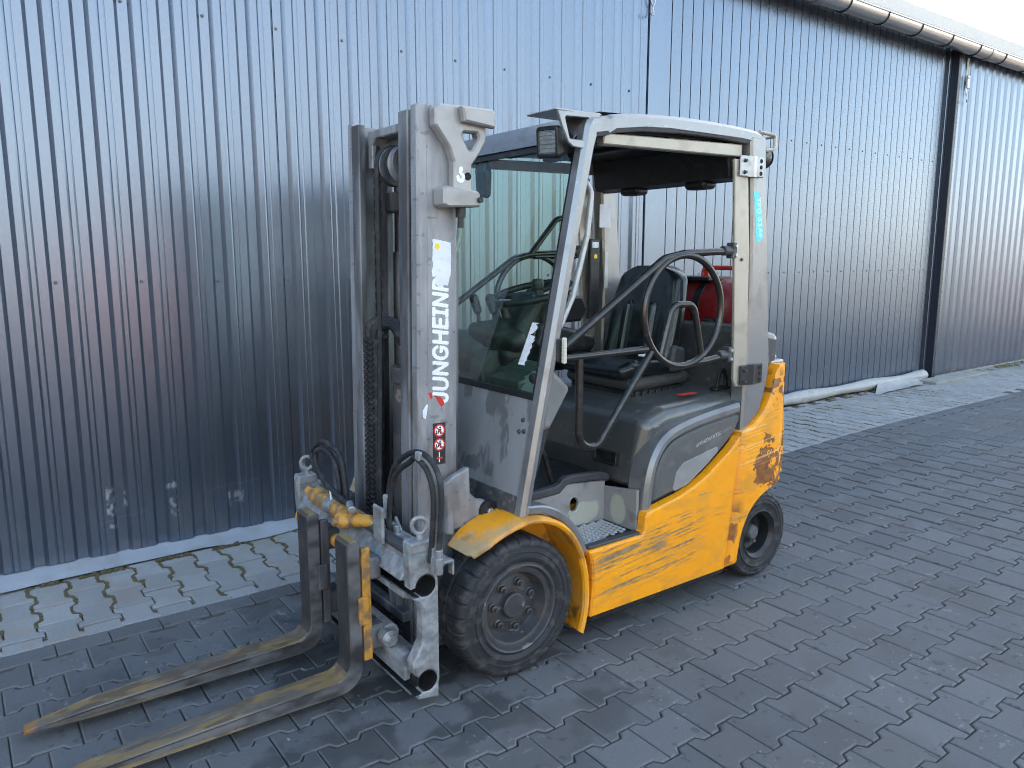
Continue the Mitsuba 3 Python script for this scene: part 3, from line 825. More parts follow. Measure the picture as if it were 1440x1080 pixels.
# ---- wheels
def wheel(cx, cz, R, w, rim_r, lugs, y0, far, steer):
    s = 1 if not far else -1                     # outer face at y0, tyre runs inward
    yy = lambda t: t * s

    def mod(th, r, t):
        ph = (th * lugs / (2 * np.pi) + np.where(np.abs(t) > w * .5, .5, 0)) % 1
        groove = np.clip(1 - np.abs(ph - .5) / .055, 0, 1)
        zone = np.clip((r - R * .885) / (R * .03), 0, 1) * np.where((np.abs(t) > w * .42) & (np.abs(t) < w * .58), .5, 1)
        return r - groove * zone * np.where(np.abs(t) > w * .25, .004, .010) * R / .265
    pr = [(rim_r * .97, .022), (rim_r * 1.0, .008), (rim_r * 1.05, .003), (rim_r * 1.10, .006), (R * .70, .001), (R * .705, .0), (R * .73, -.002), (R * .735, .002), (R * .80, .004), (R * .81, .001), (R * .86, .003),
          (R * .885, .004), (R * .90, .002), (R * .935, .004), (R * .968, .010), (R * .988, .020), (R * .997, .034), (R, w * .41), (R, w * .44), (R * .985, w * .46), (R * .985, w * .54), (R, w * .56), (R, w * .59), (R * .997, w - .034), (R * .985, w - .018), (R * .95, w - .006), (R * .8, w - .002), (rim_r * 1.05, w), (rim_r, w - .02)]
    W = fk('wheel', lathe([(0.001, .052), (rim_r * .36, .052), (rim_r * .40, .050), (rim_r * .72, .062), (rim_r * .78, .050), (rim_r * .84, .020), (rim_r * .90, .016), (rim_r * .97, .016), (rim_r * 1.0, .004), (rim_r * 1.03, .000), (rim_r * 1.055, .002), (rim_r * 1.05, .012), (rim_r * .98, .022), (rim_r * .96, w * .9), (.001, w * .9)] if not steer else
                          [(0.001, .075), (rim_r * .30, .075), (rim_r * .62, .082), (rim_r * .80, .070), (rim_r * .86, .020), (rim_r * .92, .012), (rim_r * .98, .008), (rim_r * 1.03, .000), (rim_r * 1.055, .004), (rim_r * .97, .022), (rim_r * .95, w * .9), (.001, w * .9)],
                          (0, 0, 0), 'y', 72), 'black_plastic' if steer else 'rim_paint', None, 28)
    M = T().translate([cx, y0, cz]) @ (T().scale([1, -1, 1]) if far else T())
    scene[W]['to_world'] = M
    k = add(f'{W}__tyre', lathe(pr, (0, 0, 0), 'y', lugs * 14, mod), 'rubber', None, 40); scene[k]['to_world'] = M
    if not steer:
        k = add(f'{W}__hub_cap', lathe([(.001, .030), (rim_r * .27, .030), (rim_r * .30, .034), (rim_r * .31, .055)], (0, 0, 0), 'y', 32), 'rim_paint'); scene[k]['to_world'] = M
        nut = lathe([(.001, .024), (.006, .024), (.007, .034), (.0135, .036), (.0135, .050), (.018, .052), (.018, .058)], (0, 0, 0), 'y', 12)
        npl = mikit.ply(nut, 'rim_paint', smooth=25)
        for j in range(7):
            a = j * 2 * math.pi / 7 + .35; put(f'{W}__wheel_nut', npl, M @ T().translate([rim_r * .54 * math.cos(a), 0, rim_r * .54 * math.sin(a)]))
    else:
        k = add(f'{W}__hub_cap', lathe([(.001, .028), (rim_r * .26, .030), (rim_r * .31, .036), (rim_r * .33, .046), (rim_r * .33, .08)], (0, 0, 0), 'y', 32), 'panel_plastic'); scene[k]['to_world'] = M
        k = add(f'{W}__valve', cyl((.035, .05, -.055), (.035, .075, -.055), .008, 10), 'zinc'); scene[k]['to_world'] = M
    return W


wheel(.008, .263, .263, .18, .158, 30, -.002, False, False)
wheel(.008, .263, .263, .18, .158, 30, 1.062, True, False)
wheel(1.475, .212, .212, .15, .112, 26, .035, False, True)
wheel(1.475, .212, .212, .15, .112, 26, 1.025, True, True)
fk('axle', merge([cyl((.008, .12, .266), (.008, .94, .266), .075, 20), rbox(-.02, .34, .2, .86, .15, .40, .03), cyl((1.475, .12, .212), (1.475, .94, .212), .05, 16), rbox(.30, 1.62, .24, .82, .11, .40, .02)]), 'black_plastic', 'dark underside with axles')

# ---- front fenders: a curved yellow shell with a rolled outer lip
def fender():
    pth = crv([(-.188, .498), (-.120, .548), (-.03, .580), (.07, .592), (.16, .570), (.235, .520), (.290, .445), (.325, .350), (.338, .250), (.333, .160), (.312, .078)], 60)
    c = np.array([.01, .266]); n = len(pth); V = []
    d = c - pth; d /= np.linalg.norm(d, axis=1, keepdims=True)
    wid = np.interp(np.arange(n), [0, 3, n * .45, n], [.175, .185, .20, .20])
    cs = [(0.006, .020), (-.006, .017), (-.012, .008), (-.010, 0.0), (-.002, -.004), (.05, -.003), (1, 0), (1, .006), (.05, .004), (.004, .008), (.006, .020)]
    for i in range(n):
        rnd = .04 * max(0, 1 - i / 5)            # the front corner is cut round
        for t, h in cs:
            y = t if t < .04 else (t if t < .9 else wid[i])
            q = pth[i] + d[i] * (h - .0)
            V.append((q[0] + rnd * .3 * (1 if y < .02 else 0), y + (rnd if y < .03 else 0), q[1]))
    m = len(cs); Fc = []
    for i in range(n - 1):
        for j in range(m - 1):
            a, b = i * m + j, (i + 1) * m + j
            Fc += [(a, a + 1, b + 1), (a, b + 1, b)]
    shell = trimesh.Trimesh(np.array(V), np.array(Fc), process=False)
    side = [tuple(p) for p in pth[14:]] + [(.25, .078), (.30, .25), (.24, .42), (.13, .47), (.0, .50)]
    gus = extr(Polygon(side).buffer(0), 'y', .186, .194)
    return merge([shell, gus])


both('fender', fender(), 'fender_paint', 'worn yellow front fender arching over the wheel', 40)
# grey arch strip behind the fender and dark rubber edge
ar = LineString(crv([(.06, .618), (.15, .602), (.235, .552), (.30, .475), (.345, .385)], 30)).buffer(.016, cap_style=2)
both('arch_trim', extr(ar, 'y', .02, .10, .006), 'grey_paint')

# ---- yellow side panel, grey cover, arch of the engine bay
body_top = [(.344, .402), (.630, .406), (.640, .412), (.646, .425), (.652, .478), (.660, .494), (.76, .512), (.86, .530), (.946, .556), (1.03, .590), (1.114, .641), (1.17, .675), (1.218, .711), (1.252, .744)]
panel = Polygon(body_top + [(1.172, .126), (.352, .128), (.366, .25), (.362, .34)])
both('side_panel', extr(panel.buffer(-.006).buffer(.006), 'y', -.004, .05, .008), 'yellow_paint', 'yellow side panel with long grey scrapes')
both('sill', merge([rbox(.36, 1.16, .010, .20, .095, .135, .01), extr([(.35, .40), (.635, .404), (.64, .36), (.35, .36)], 'y', .03, .20, .004)]), 'black_plastic')
both('step_trim', rbox(.352, .636, .012, .05, .403, .415, .004), 'dark_plastic')
curve = body_top[5:]
arch_c = crv([(.680, .405), (.690, .50), (.705, .62), (.735, .705), (.785, .765), (.86, .800), (1.0, .828), (1.16, .846), (1.275, .856)], 60)
arch = LineString(arch_c).buffer(.025, cap_style=2)
both('bay_arch', extr(arch, 'y', .020, .14, .016), 'arch_paint', 'silver grey rounded frame of the engine bay')
inner_line = [tuple(p + np.array([.026, -.022])) for p in arch_c[6:]]
cov = Polygon([(x, z + .010) for x, z in curve] + [(1.285, .815)] + [p for p in inner_line[::-1] if p[0] < 1.27 and p[1] > .50] + [(.715, .50)]).buffer(0)
cov = cov if cov.geom_type == 'Polygon' else max(cov.geoms, key=lambda g: g.area)
cov = cov.buffer(-.012).buffer(.008)
both('side_cover', extr(cov, 'y', .030, .075, .010), 'panel_plastic', 'dark grey plastic engine cover with faded lettering')
vent = Polygon([(.835, .540), (.935, .560), (1.06, .630), (1.15, .690), (1.145, .705), (.90, .660), (.86, .625)]).buffer(-.015).buffer(.015)
fk('cover_vent', extr(vent, 'y', .0265, .035, .003), 'vent_plastic', 'paler scuffed vent recess in the engine cover')
both('bay_wall', extr(Polygon([(.70, .42), (.72, .64), (.78, .76), (1.30, .84), (1.30, .70), (.95, .50)]), 'y', .06, .12), 'dark_plastic')

# ---- counterweight: side profile cut to a rounded plan, wheel arches taken out
prof = Polygon([(1.180, .126), (1.62, .30), (1.72, .42), (1.72, .60), (1.70, .85), (1.665, 1.000), (1.640, 1.026), (1.50, 1.030), (1.485, 1.00), (1.462, .905), (1.420, .830), (1.350, .775), (1.260, .745)])
prof = Polygon([(1.185, .126), (1.72, .126), (1.725, .60), (1.70, .87), (1.668, 1.000), (1.640, 1.030), (1.525, 1.034), (1.497, 1.00), (1.470, .905), (1.425, .832), (1.352, .778), (1.265, .747)])
plan = Polygon([(1.15, -.004), (1.46, -.004), (1.54, .004), (1.60, .030), (1.655, .085), (1.695, .16), (1.72, .27), (1.73, .42), (1.73, .53)])
plan = plan.union(affinity.scale(plan, yfact=-1, origin=(0, YC))).union(sbox(1.15, .1, 1.72, .96)).buffer(0)
cw = toman(extr(prof, 'y', -.05, 1.11, .012)) ^ toman(extr(plan, 'z', .05, 1.2))
side_b = toman(extr(prof, 'y', -.004, 1.064, .014))
cw = cw ^ side_b
arch_cut = Polygon(list(crv([(1.246, .10), (1.262, .20), (1.285, .285), (1.325, .355), (1.375, .405), (1.44, .440), (1.51, .458), (1.60, .468), (1.76, .470)], 40)) + [(1.80, .47), (1.80, .0), (1.24, .0)])
for y0, y1 in ((-.1, .27), (.79, 1.2)):
    cw = cw - toman(extr(arch_cut, 'y', y0, y1))
fk('counterweight', fromman(cw), 'yellow_paint', 'yellow cast counterweight with rust patches above the rear wheel', 30)
fk('counterweight_cap', merge([rbox(1.53, 1.63, .06, 1.00, 1.030, 1.046, .006), rbox(1.545, 1.60, .075, .13, 1.045, 1.075, .012)]), 'pale_steel')

# ---- step, riser, floor
both('step', merge([rbox(.33, .65, .03, .27, .385, .398, .003)]), 'dark_plastic')
tread = [rbox(.385, .640, .072, .235, .397, .402, .001)]
for a in range(10):
    for b_ in range(7):
        tread.append(lathe([(.0045, .0015), (.006, .0055), (.0095, .0055), (.0115, .000)], (.402 + .0245 * a, .086 + .0225 * b_ + (.011 if a % 2 else 0), .402), 'z', 8))
fk('step_plate', merge(tread), 'zinc', 'perforated metal tread plate on the step')
rz = Polygon([(.12, .40), (.655, .40), (.655, .575), (.44, .595), (.40, .562), (.30, .56), (.12, .56)])
hole = affinity.scale(Point(.478, .500).buffer(.026), .9, 1.15)
both('step_riser', extr(rz.difference(hole), 'y', .245, .262, .003), 'riser_paint', 'grey step riser with a round hole and bare patches')
fk('step_backing', rbox(.40, .56, .30, .34, .40, .478, .004), 'plate_paint')
both('step_end', extr(Polygon([(.05, .40), (.26, .40), (.26, .55), (.05, .58)]), 'x', .648, .664, .003), 'riser_paint')
lip = crv([(.12, .578), (.33, .580), (.40, .590), (.44, .612), (.60, .604), (.66, .590)], 24)
both('floor_lip', extr(LineString(lip).buffer(.017), 'y', .235, .275, .008), 'dark_plastic')
fk('floor_mat', merge([rbox(.08, .76, .26, .80, .56, .585, .005)]), 'black_plastic')

# ---- hood with its handle recess, seat bulkhead behind
hp_ = []
for y in (.145, .915):
    hp_ += [(.718, y, .585, .028), (.733, y, .66, .040), (.780, y, .810, .060), (.86, y, .840, .060), (1.40, y, .868, .060), (1.40, y, .60, .05)]
hp_ += [(.718, .125, .60, .02), (.718, .935, .60, .02), (1.40, .125, .60, .02), (1.40, .935, .60, .02)]
fk('hood', spheres(hp_, 14), 'hood_paint', 'dark grey rounded engine hood under the seat', 38)
fk('hood_skirt', rbox(.73, 1.38, .115, .945, .42, .575, .02), 'black_plastic')
hx = lambda z: .695 + .12 * max(0, z - .60)
HM = trimesh.transformations.rotation_matrix(math.radians(9), [0, 1, 0], [.69, .3, .665])
fk('hood_handle', moved(merge([rbox(.672, .70, .205, .345, .640, .650, .002), rbox(.672, .70, .205, .345, .688, .698, .002), rbox(.672, .70, .205, .215, .650, .688, .002), rbox(.672, .70, .335, .345, .650, .688, .002), rbox(.684, .70, .214, .336, .649, .689, .001)]), HM), 'black_plastic', 'black recessed handle on the hood front')
fk('hood_label', rbox(.995, 1.10, .135, .165, .9265, .9285, .0005), 'red_print', 'small faded red warning label on the hood')
fk('bulkhead', merge([spheres([(1.38, .10, 1.18, .04), (1.38, .96, 1.18, .04), (1.55, .10, 1.14, .04), (1.55, .96, 1.14, .04), (1.36, .10, .88, .03), (1.36, .96, .88, .03), (1.55, .1, .88, .03), (1.55, .96, .88, .03)], 8), ]), 'hood_paint', 'grey bulkhead behind the seat', 35)
fk('bulkhead_hook', merge([tube(fil([(1.26, .155, .935), (1.27, .15, 1.00), (1.30, .15, 1.02), (1.32, .155, .97), (1.32, .155, .93)], .03), .008, 8), rbox(1.23, 1.34, .135, .175, .922, .936, .003)]), 'black_plastic')

# ---- cab frame
def pil(z): return .039 + (z - .607) * .2065      # front edge of the leaning front pillar
def pir(z): return .081 + (z - .607) * .220
fp = Polygon([(pil(.585), .585), (pir(.585), .585), (pir(1.2), 1.2), (pir(1.90), 1.90), (pir(1.93), 1.93), (.380, 1.956), (.425, 1.964), (.425, 2.031), (.345, 2.024), (pil(1.99), 1.99), (pil(1.93), 1.93), (pil(1.2), 1.2)])
rp_ = Polygon([(1.250, 2.035), (1.355, 2.035), (1.385, 1.75), (1.423, 1.404), (1.462, 1.06), (1.460, 1.00), (1.435, .90), (1.40, .82), (1.33, .765), (1.278, .735), (1.282, .90), (1.297, 1.40), (1.272, 1.80)])
both('rear_pillar', extr(rp_, 'y', .022, .10, .010), 'grey_paint', 'grey rear pillar widening towards the counterweight')
rt = crv([(.386, 2.008), (.425, 2.030), (.47, 2.041), (.62, 2.056), (.84, 2.066), (1.08, 2.066), (1.25, 2.060), (1.33, 2.050), (1.362, 2.030)], 40)
rb = [(1.362, 1.990), (1.25, 2.004), (1.08, 2.012), (.84, 2.010), (.62, 1.998), (.47, 1.978), (.425, 1.962)]
rail = Polygon(list(map(tuple, rt)) + rb).buffer(0)
both('front_pillar', extr(fp.union(rail.buffer(.001)).buffer(0), 'y', .026, .088, .014), 'grey_paint', 'grey front pillar running back as the roof edge')
lowr = Polygon([(.435, 1.935), (1.215, 1.948), (1.235, 1.955), (1.235, 2.0), (.43, 1.975)])
both('roof_channel', extr(lowr, 'y', .055, .10, .004), 'post_paint')
fk('header', merge([extr([(.318, 1.950), (.38, 1.960), (.45, 2.045), (.385, 2.042), (.335, 1.995)], 'y', .088, .972, .008)]), 'grey_paint', 'grey roof header above the windscreen')
fk('roof_panel', grid(lambda u, v: (.42 + u * .93, .07 + v * .92, 2.050 + .012 * np.sin(u * np.pi)), 20, 4), 'grey_paint')
fk('roof_liner', merge([extr([(.56, 2.005), (1.22, 2.00), (1.22, 2.03), (.56, 2.035)], 'y', .12, .94), extr([(1.215, 1.865), (1.30, 1.855), (1.31, 2.02), (1.19, 2.02)], 'y', .10, .96, .006), rbox(.60, .66, .12, .94, 1.985, 2.02), rbox(.85, .91, .12, .94, 1.985, 2.02)]), 'black_plastic', 'black liner under the roof')
for y in (.30, .72): fk('cab_lamp', spheres([(1.235, y - .04, 1.85, .022), (1.235, y + .04, 1.85, .022), (1.29, y - .04, 1.85, .02), (1.29, y + .04, 1.85, .02)], 8), 'black_plastic')
both('grab_handle', tube(fil([(.372, .085, 1.80), (.402, .085, 1.765), (.384, .085, 1.61), (.318, .085, 1.385), (.272, .085, 1.30), (.25, .08, 1.27)], .05), .0115, 12), 'pale_steel', 'pale grab handle inside the front pillar')

# ---- front scuttle, windscreen
def scr(y0, y1, z0, z1, off, th):
    """A slab in the leaning plane of the windscreen."""
    P = []
    for y in (y0, y1):
        for z in (z0, z1):
            for o in (0, th): P.append((pil(z) + off + o, y, z - .268 * (off + o) * .0))
    return hull(P)


fk('front_scuttle', scr(.082, .978, .655, 1.012, .012, .012), 'scuttle_paint', 'scuffed bare metal sheet below the windscreen', smooth=False)
fk('scuttle_edge', merge([scr(.084, .976, .59, .655, .004, .02), scr(.084, .976, .575, .592, -.004, .03)]), 'strip_rubber', 'dirty black rubber strip along the scuttle foot', smooth=False)
gm = trimesh.Trimesh([(pil(z) + .02, y, z) for y in (.095, .965) for z in (1.02, 1.955)], [[0, 2, 3], [0, 3, 1]], process=False)
fk('windscreen', gm, 'screen_glass', 'green tinted front windscreen', smooth=False)
fk('windscreen__seal', merge([scr(.084, .976, 1.008, 1.030, .008, .018), scr(.084, .096, 1.03, 1.955, .010, .016), scr(.964, .976, 1.03, 1.955, .010, .016), scr(.084, .976, 1.925, 1.96, .010, .016)]), 'black_plastic', smooth=False)
cap = lathe([(.001, -.012), (.012, -.012), (.0195, -.009), (.021, 0.0)], (0, 0, 0), 'x', 20)
fk('windscreen__cap', moved(cap, trimesh.transformations.translation_matrix([pil(1.085) + .018, .112, 1.085])), 'black_plastic')
# torn note on the glass, bolts on the scuttle
zz = np.linspace(1.125, 1.285, 26); nn = np.random.default_rng(3)
lab = [(.218 - .045 * (z - 1.125) / .16 - .0 , z) for z in zz] + [(.172 - .05 * (z - 1.125) / .16 + .012 * nn.random() + (.03 if z > 1.24 else .0) * nn.random(), z) for z in zz[::-1]]
lb = extr(Polygon(lab).buffer(0), 'x', 0, .0008, fn=lambda W: np.column_stack([W[:, 0] + pil(W[:, 2]) + .016, W[:, 1], W[:, 2]]))
fk('windscreen__note', lb, 'paper', 'torn white paper note stuck on the windscreen', smooth=False)
for y, z in ((.125, .93), (.138, .885), (.11, .89), (.88, .93)):
    fk('scuttle_bolt', lathe([(.001, -.006), (.006, -.006), (.009, -.002), (.009, .004)], (pil(z) + .011, y, z), 'x', 12), 'rim_paint')

# ---- work light and its bracket, rear lamp, mirror
bk = Polygon([(.192, 2.028), (.395, 2.037), (.380, 1.96), (.362, 1.903), (.265, 1.910), (.243, 1.925), (.215, 1.975)])
hl = Polygon([(.236, 2.004), (.334, 2.008), (.318, 1.943), (.256, 1.943)]).buffer(.006)
fk('lamp_bracket', merge([extr(bk.difference(hl), 'y', .034, .046, .003), rbox(.185, .40, .034, .20, 2.026, 2.034, .003)]), 'grey_paint', 'grey lamp bracket plate with a trapezoid hole')
LM = trimesh.transformations.rotation_matrix(math.radians(-6), [0, 1, 0], [.23, .12, 1.93]) @ trimesh.transformations.rotation_matrix(math.radians(4), [1, 0, 0], [.23, .12, 1.93])
fk('work_light', moved(merge([spheres([(.245, y, z, .018) for y in (.085, .165) for z in (1.898, 1.966)] + [(.30, y, z, .018) for y in (.105, .145) for z in (1.91, 1.95)], 8),
                              extr(sbox(.080, 1.893, .170, 1.971).buffer(.016).difference(sbox(.084, 1.897, .166, 1.967).buffer(.004)), 'x', .218, .240, .004), cyl((.30, .125, 1.935), (.36, .10, 1.935), .02)]), LM), 'black_plastic', 'black work light under the front roof corner')
fk('work_light__lens', moved(merge([rbox(.222, .232, .078, .172, 1.890, 1.974, .003)] + [rbox(.219, .224, .081, .169, 1.896 + .0145 * k, 1.899 + .0145 * k, .0012) for k in range(6)]), LM), 'lens_glass', 'ribbed clear lens')
fk('rear_lamp', merge([lathe([(.001, .075), (.04, .07), (.052, .04), (.055, .0), (.05, -.008), (.001, -.008)], (1.40, .11, 1.965), 'x', 28)]), 'black_plastic', 'black rear work light at the roof corner')
fk('rear_lamp__lens', lathe([(.001, .083), (.03, .082), (.047, .068)], (1.40, .11, 1.965), 'x', 28), 'lens_glass')
fk('rear_lamp__guard', merge([tube(fil([(1.34, .05, 2.06), (1.452, .05, 2.055), (1.452, .05, 1.995), (1.385, .05, 1.985)], .02), .008, 8), tube(fil([(1.34, .16, 2.06), (1.452, .16, 2.055), (1.452, .16, 1.995), (1.385, .16, 1.985)], .02), .008, 8), cyl((1.452, .05, 2.05), (1.452, .16, 2.05), .007)]), 'post_paint')
fk('mirror', spheres([(.345, .69, 1.795, .020), (.345, .735, 1.80, .018), (.345, .685, 1.88, .020), (.345, .75, 1.895, .014), (.345, .69, 1.92, .013)], 10), 'black_plastic', 'black inside mirror below the roof header')
fk('mirror__arm', tube(fil([(.345, .755, 1.965), (.35, .765, 1.90), (.352, .765, 1.865), (.345, .735, 1.86)], .02), .008, 8), 'black_plastic')

# ---- half doors of bent tube, their posts and hinges
def door(mirr):
    Y = .030; P = lambda pts: [(x, Y, z) for x, z in pts]
    f = (lambda m: mirror(m)) if mirr else (lambda m: m)
    D = fk('side_door', f(tube(fil(P([(1.150, 1.553), (.86, 1.540), (.745, 1.520), (.215, 1.192)]), .10, 8), .0155, 14)), 'black_tube', 'black tubular half door with a ring', 40)
    add(f'{D}__lower_bar', f(tube(P([(.205, 1.160), (.45, 1.163), (.66, 1.166)]), .014, 14)), 'black_tube')
    add(f'{D}__ring', f(tube([(.868 + .232 * math.cos(a), Y - .004, 1.308 + .226 * math.sin(a)) for a in np.linspace(0, 2 * math.pi, 65)[:-1]], .0145, 14, closed=True)), 'black_tube', None, 50)
    add(f'{D}__loop', f(tube(fil(P([(.306, 1.155), (.309, .83), (.40, .80), (.700, 1.170)]), .075, 8), .0150, 14)), 'black_tube')
    add(f'{D}__inner_loop', f(tube(fil(P([(.735, 1.118), (.800, 1.335), (.93, 1.335), (.992, 1.118)]), .055, 8), .014, 14)), 'black_tube')
    add(f'{D}__hinge_bar', f(tube(P([(.90, 1.085), (1.02, 1.090), (1.165, 1.106)]), .016, 14)), 'black_tube')
    add(f'{D}__latch_plate', f(rbox(.208, .222, .000, .02, 1.145, 1.24, .004)), 'cream_rubber', 'cream rubber pad on the door latch')
    add(f'{D}__latch', f(merge([rbox(.19, .235, .02, .05, 1.15, 1.235, .004)])), 'black_plastic')
    for z in (1.553, 1.107):
        add(f'{D}__fitting', f(merge([cyl((1.10, Y, z), (1.15, Y, z), .021, 16, .004), rbox(1.148, 1.172, .008, .05, z - .032, z + .034, .004)])), 'rim_paint')
        for dz in (-.018, .02): add(f'{D}__fitting_bolt', f(lathe([(.001, -.008), (.007, -.008), (.009, 0), (.009, .004)], (1.160, .008, z + dz), 'y', 10)), 'zinc')
    dp = Polygon([(1.153, 1.935), (1.246, 1.938), (1.290, 1.55), (1.312, .95), (1.225, .958), (1.206, 1.00), (1.186, 1.40)])
    return D


door(False); far_door = door(True)
add(f'{far_door}__upper_bar', tube(fil([(.84, 1.03, 1.53), (1.015, 1.03, 1.718), (1.09, 1.03, 1.732), (1.17, 1.03, 1.735)], .06), .0150, 12), 'black_tube'); add(f'{far_door}__short_bar', tube([(.87, 1.03, 1.528), (1.15, 1.03, 1.53)], .013, 12), 'black_tube')
dp = Polygon([(1.150, 1.932), (1.236, 1.934), (1.276, 1.55), (1.300, .952), (1.225, .958), (1.208, .99), (1.186, 1.40)])
both('door_post', extr(dp, 'y', .024, .040, .003), 'post_paint', 'pale brownish grey rear door post')


def hinge(x0, x1, z0, z1, bs, lab):
    H = fk('door_hinge', merge([rbox(x0, x0 + .055, .010, .020, z0, z1, .004), extr([(x0 + .05, .010), (x0 + .075, -.002), (x0 + .105, .008), (x0 + .105, .018), (x0 + .075, .009), (x0 + .05, .018)], 'z', z0, z1), rbox(x0 + .10, x1, .008, .018, z0, z1, .004)]), bs, lab, smooth=20)
    for dz in (.2, .75):
        add(f'{H}__screw', lathe([(.001, -.012), (.006, -.012), (.0075, -.003), (.009, 0), (.009, .002)], (x0 + .025, .010, z0 + (z1 - z0) * dz), 'y', 12), 'rim_paint')
    for dz in (.2, .5, .8):
        add(f'{H}__hole', lathe([(.001, -.001), (.009, -.001), (.0095, .001)], (x1 - .022, .0075, z0 + (z1 - z0) * dz), 'y', 12), 'dark_hole')


hinge(1.172, 1.328, 1.862, 1.948, 'pale_steel', 'bright upper door hinge'); hinge(1.238, 1.392, .962, 1.052, 'black_plastic', 'black lower door hinge')
for x, z in ((1.222, 1.515), (1.255, 1.04)):
    fk('post_bolt', lathe([(.001, -.006), (.006, -.006), (.008, 0)], (x, .024, z), 'y', 10), 'rim_paint')
# far pillar papers and strip
fk('pillar_paper', rbox(1.245, 1.325, .9505, .9515, 1.68, 1.80, .0004), 'paper', 'yellowed paper notice on the far rear pillar')
fk('pillar_strip', merge([rbox(1.285, 1.312, .948, .958, 1.36, 1.555, .002)]), 'pale_steel', 'pale metal strip on the far rear pillar')
fk('belt_post', merge([rbox(1.195, 1.262, .96, .985, 1.20, 1.62, .004)]), 'black_plastic')
fk('belt_post__label', rbox(1.205, 1.25, .9585, .9605, 1.575, 1.605, .0004), 'paper')
fk('belt_post__dot', lathe([(.001, -.002), (.012, -.002), (.013, 0)], (1.23, .961, 1.53), 'y', 16), 'yellow_print')

# ---- seat, armrest, steering, levers, dash
def seat_back(u, v):
    # u across, v up; bolsters at the sides, vertical ribs in the lower middle
    w = .225 * (1 - .28 * np.clip(v - .55, 0, 1) ** 1.5 * 2.0) * np.where(v > .86, np.sqrt(np.clip(1 - ((v - .86) / .16) ** 2, 0, 1)), 1) + .0
    s = (u - .5) * 2; a = s * np.pi
    face = np.cos(a * .5) if False else None
    ang = u * 2 * np.pi; cx, cy = np.cos(ang), np.sin(ang)
    cx = np.sign(cx) * np.abs(cx) ** .45; cy = np.sign(cy) * np.abs(cy) ** .7
    y = .55 + w * cx
    front = np.clip(-cy, 0, 1); r = np.abs(cx)
    dep = .045 + .035 * np.clip((r - .55) / .3, 0, 1) * np.clip(1.2 - v, 0, 1)
    ribs = .019 * np.sin((y - .55) * 125) * (np.abs(y - .55) < .10) * (v > .12) * (v < .62)
    x = 1.15 + .10 * v + .05 * cy * (cy > 0) - front * (dep - ribs)
    return x, y, 1.01 + .475 * v


sb_ = grid(seat_back, 160, 48)
ST = fk('seat', merge([spheres([(.90, .35, .955, .03), (.90, .75, .955, .03), (1.24, .35, .965, .03), (1.24, .75, .965, .03)], 8)]), 'dark_plastic', 'black vinyl seat with a ribbed backrest')
add(f'{ST}__backrest', sb_, 'seat_vinyl', None, 50)
add(f'{ST}__cushion', spheres([(.86, .37, 1.015, .035), (.86, .73, 1.015, .035), (.90, .345, 1.035, .035), (.90, .755, 1.035, .035), (1.20, .345, 1.015, .03), (1.20, .755, 1.015, .03)], 10), 'seat_vinyl', None, 45)
add(f'{ST}__bolster', spheres([(.90, .335, 1.045, .028), (1.18, .335, 1.03, .028), (.90, .375, 1.05, .02)], 10), 'seat_vinyl', None, 45)
add(f'{ST}__suspension', merge([rbox(.90, 1.24, .33, .77, .885, .93, .01)] + [rbox(.90 + .045 * k, .925 + .045 * k, .318, .335, .872 + .008 * (k % 2), .925, .003) for k in range(7)]), 'black_plastic')
add(f'{ST}__rail_tag', rbox(1.02, 1.06, .3165, .3175, .893, .902, .0003), 'red_print')
add(f'{ST}__belt_buckle', spheres([(1.13, .325, 1.02, .022), (1.15, .325, 1.10, .022), (1.19, .32, 1.02, .022), (1.19, .32, 1.09, .022)], 8), 'dark_plastic')
add(f'{ST}__document', rbox(.93, 1.02, .30, .34, 1.085, 1.092, .001), 'paper')
fk('console', merge([extr([(.74, 1.20), (1.00, 1.21), (1.04, 1.27), (1.00, 1.335), (.82, 1.335), (.72, 1.26)], 'y', .80, .94, .012), spheres([(.80, .80, 1.10, .05), (1.02, .80, 1.10, .05), (.80, .92, 1.0, .05), (1.02, .92, 1.0, .05), (.76, .8, 1.18, .04)], 8)]), 'black_plastic', 'black lever console beside the seat')
DS = fk('dashboard', merge([spheres([(.225, .30, .96, .03), (.225, .90, .96, .03), (.30, .30, 1.03, .05), (.30, .90, 1.03, .05), (.27, .30, .66, .04), (.27, .9, .66, .04), (.42, .34, .95, .03), (.42, .80, .95, .03)], 10),
                            spheres([(.29, .64, 1.12, .095), (.30, .86, 1.11, .095), (.33, .70, 1.05, .08)], 12)]), 'dark_plastic', 'dark dashboard behind the windscreen', 40)
add(f'{DS}__side_cowl', spheres([(.225, .19, 1.00, .025), (.29, .19, 1.07, .025), (.365, .20, 1.010, .025), (.280, .20, .885, .025), (.225, .20, .88, .025), (.23, .34, 1.00, .03), (.30, .34, 1.04, .03), (.25, .34, .88, .03)], 12), 'vent_plastic', 'pale grey dashboard side cowl')
add(f'{DS}__display', merge([extr([(.19, .99), (.30, .99), (.30, 1.14), (.235, 1.145), (.19, 1.08)], 'y', .50, .60, .008), rbox(.235, .25, .515, .585, 1.148, 1.15, .0005)]), 'dark_plastic')
add(f'{DS}__tray', extr([(.20, 1.00), (.38, 1.02), (.38, 1.10), (.32, 1.11), (.27, 1.06), (.20, 1.045)], 'y', .26, .48, .008), 'hood_paint')
add(f'{DS}__pod', merge([spheres([(.24, .62, 1.22, .035), (.30, .52, 1.24, .035), (.33, .46, 1.18, .05), (.30, .55, 1.16, .05)], 10)]), 'black_plastic')
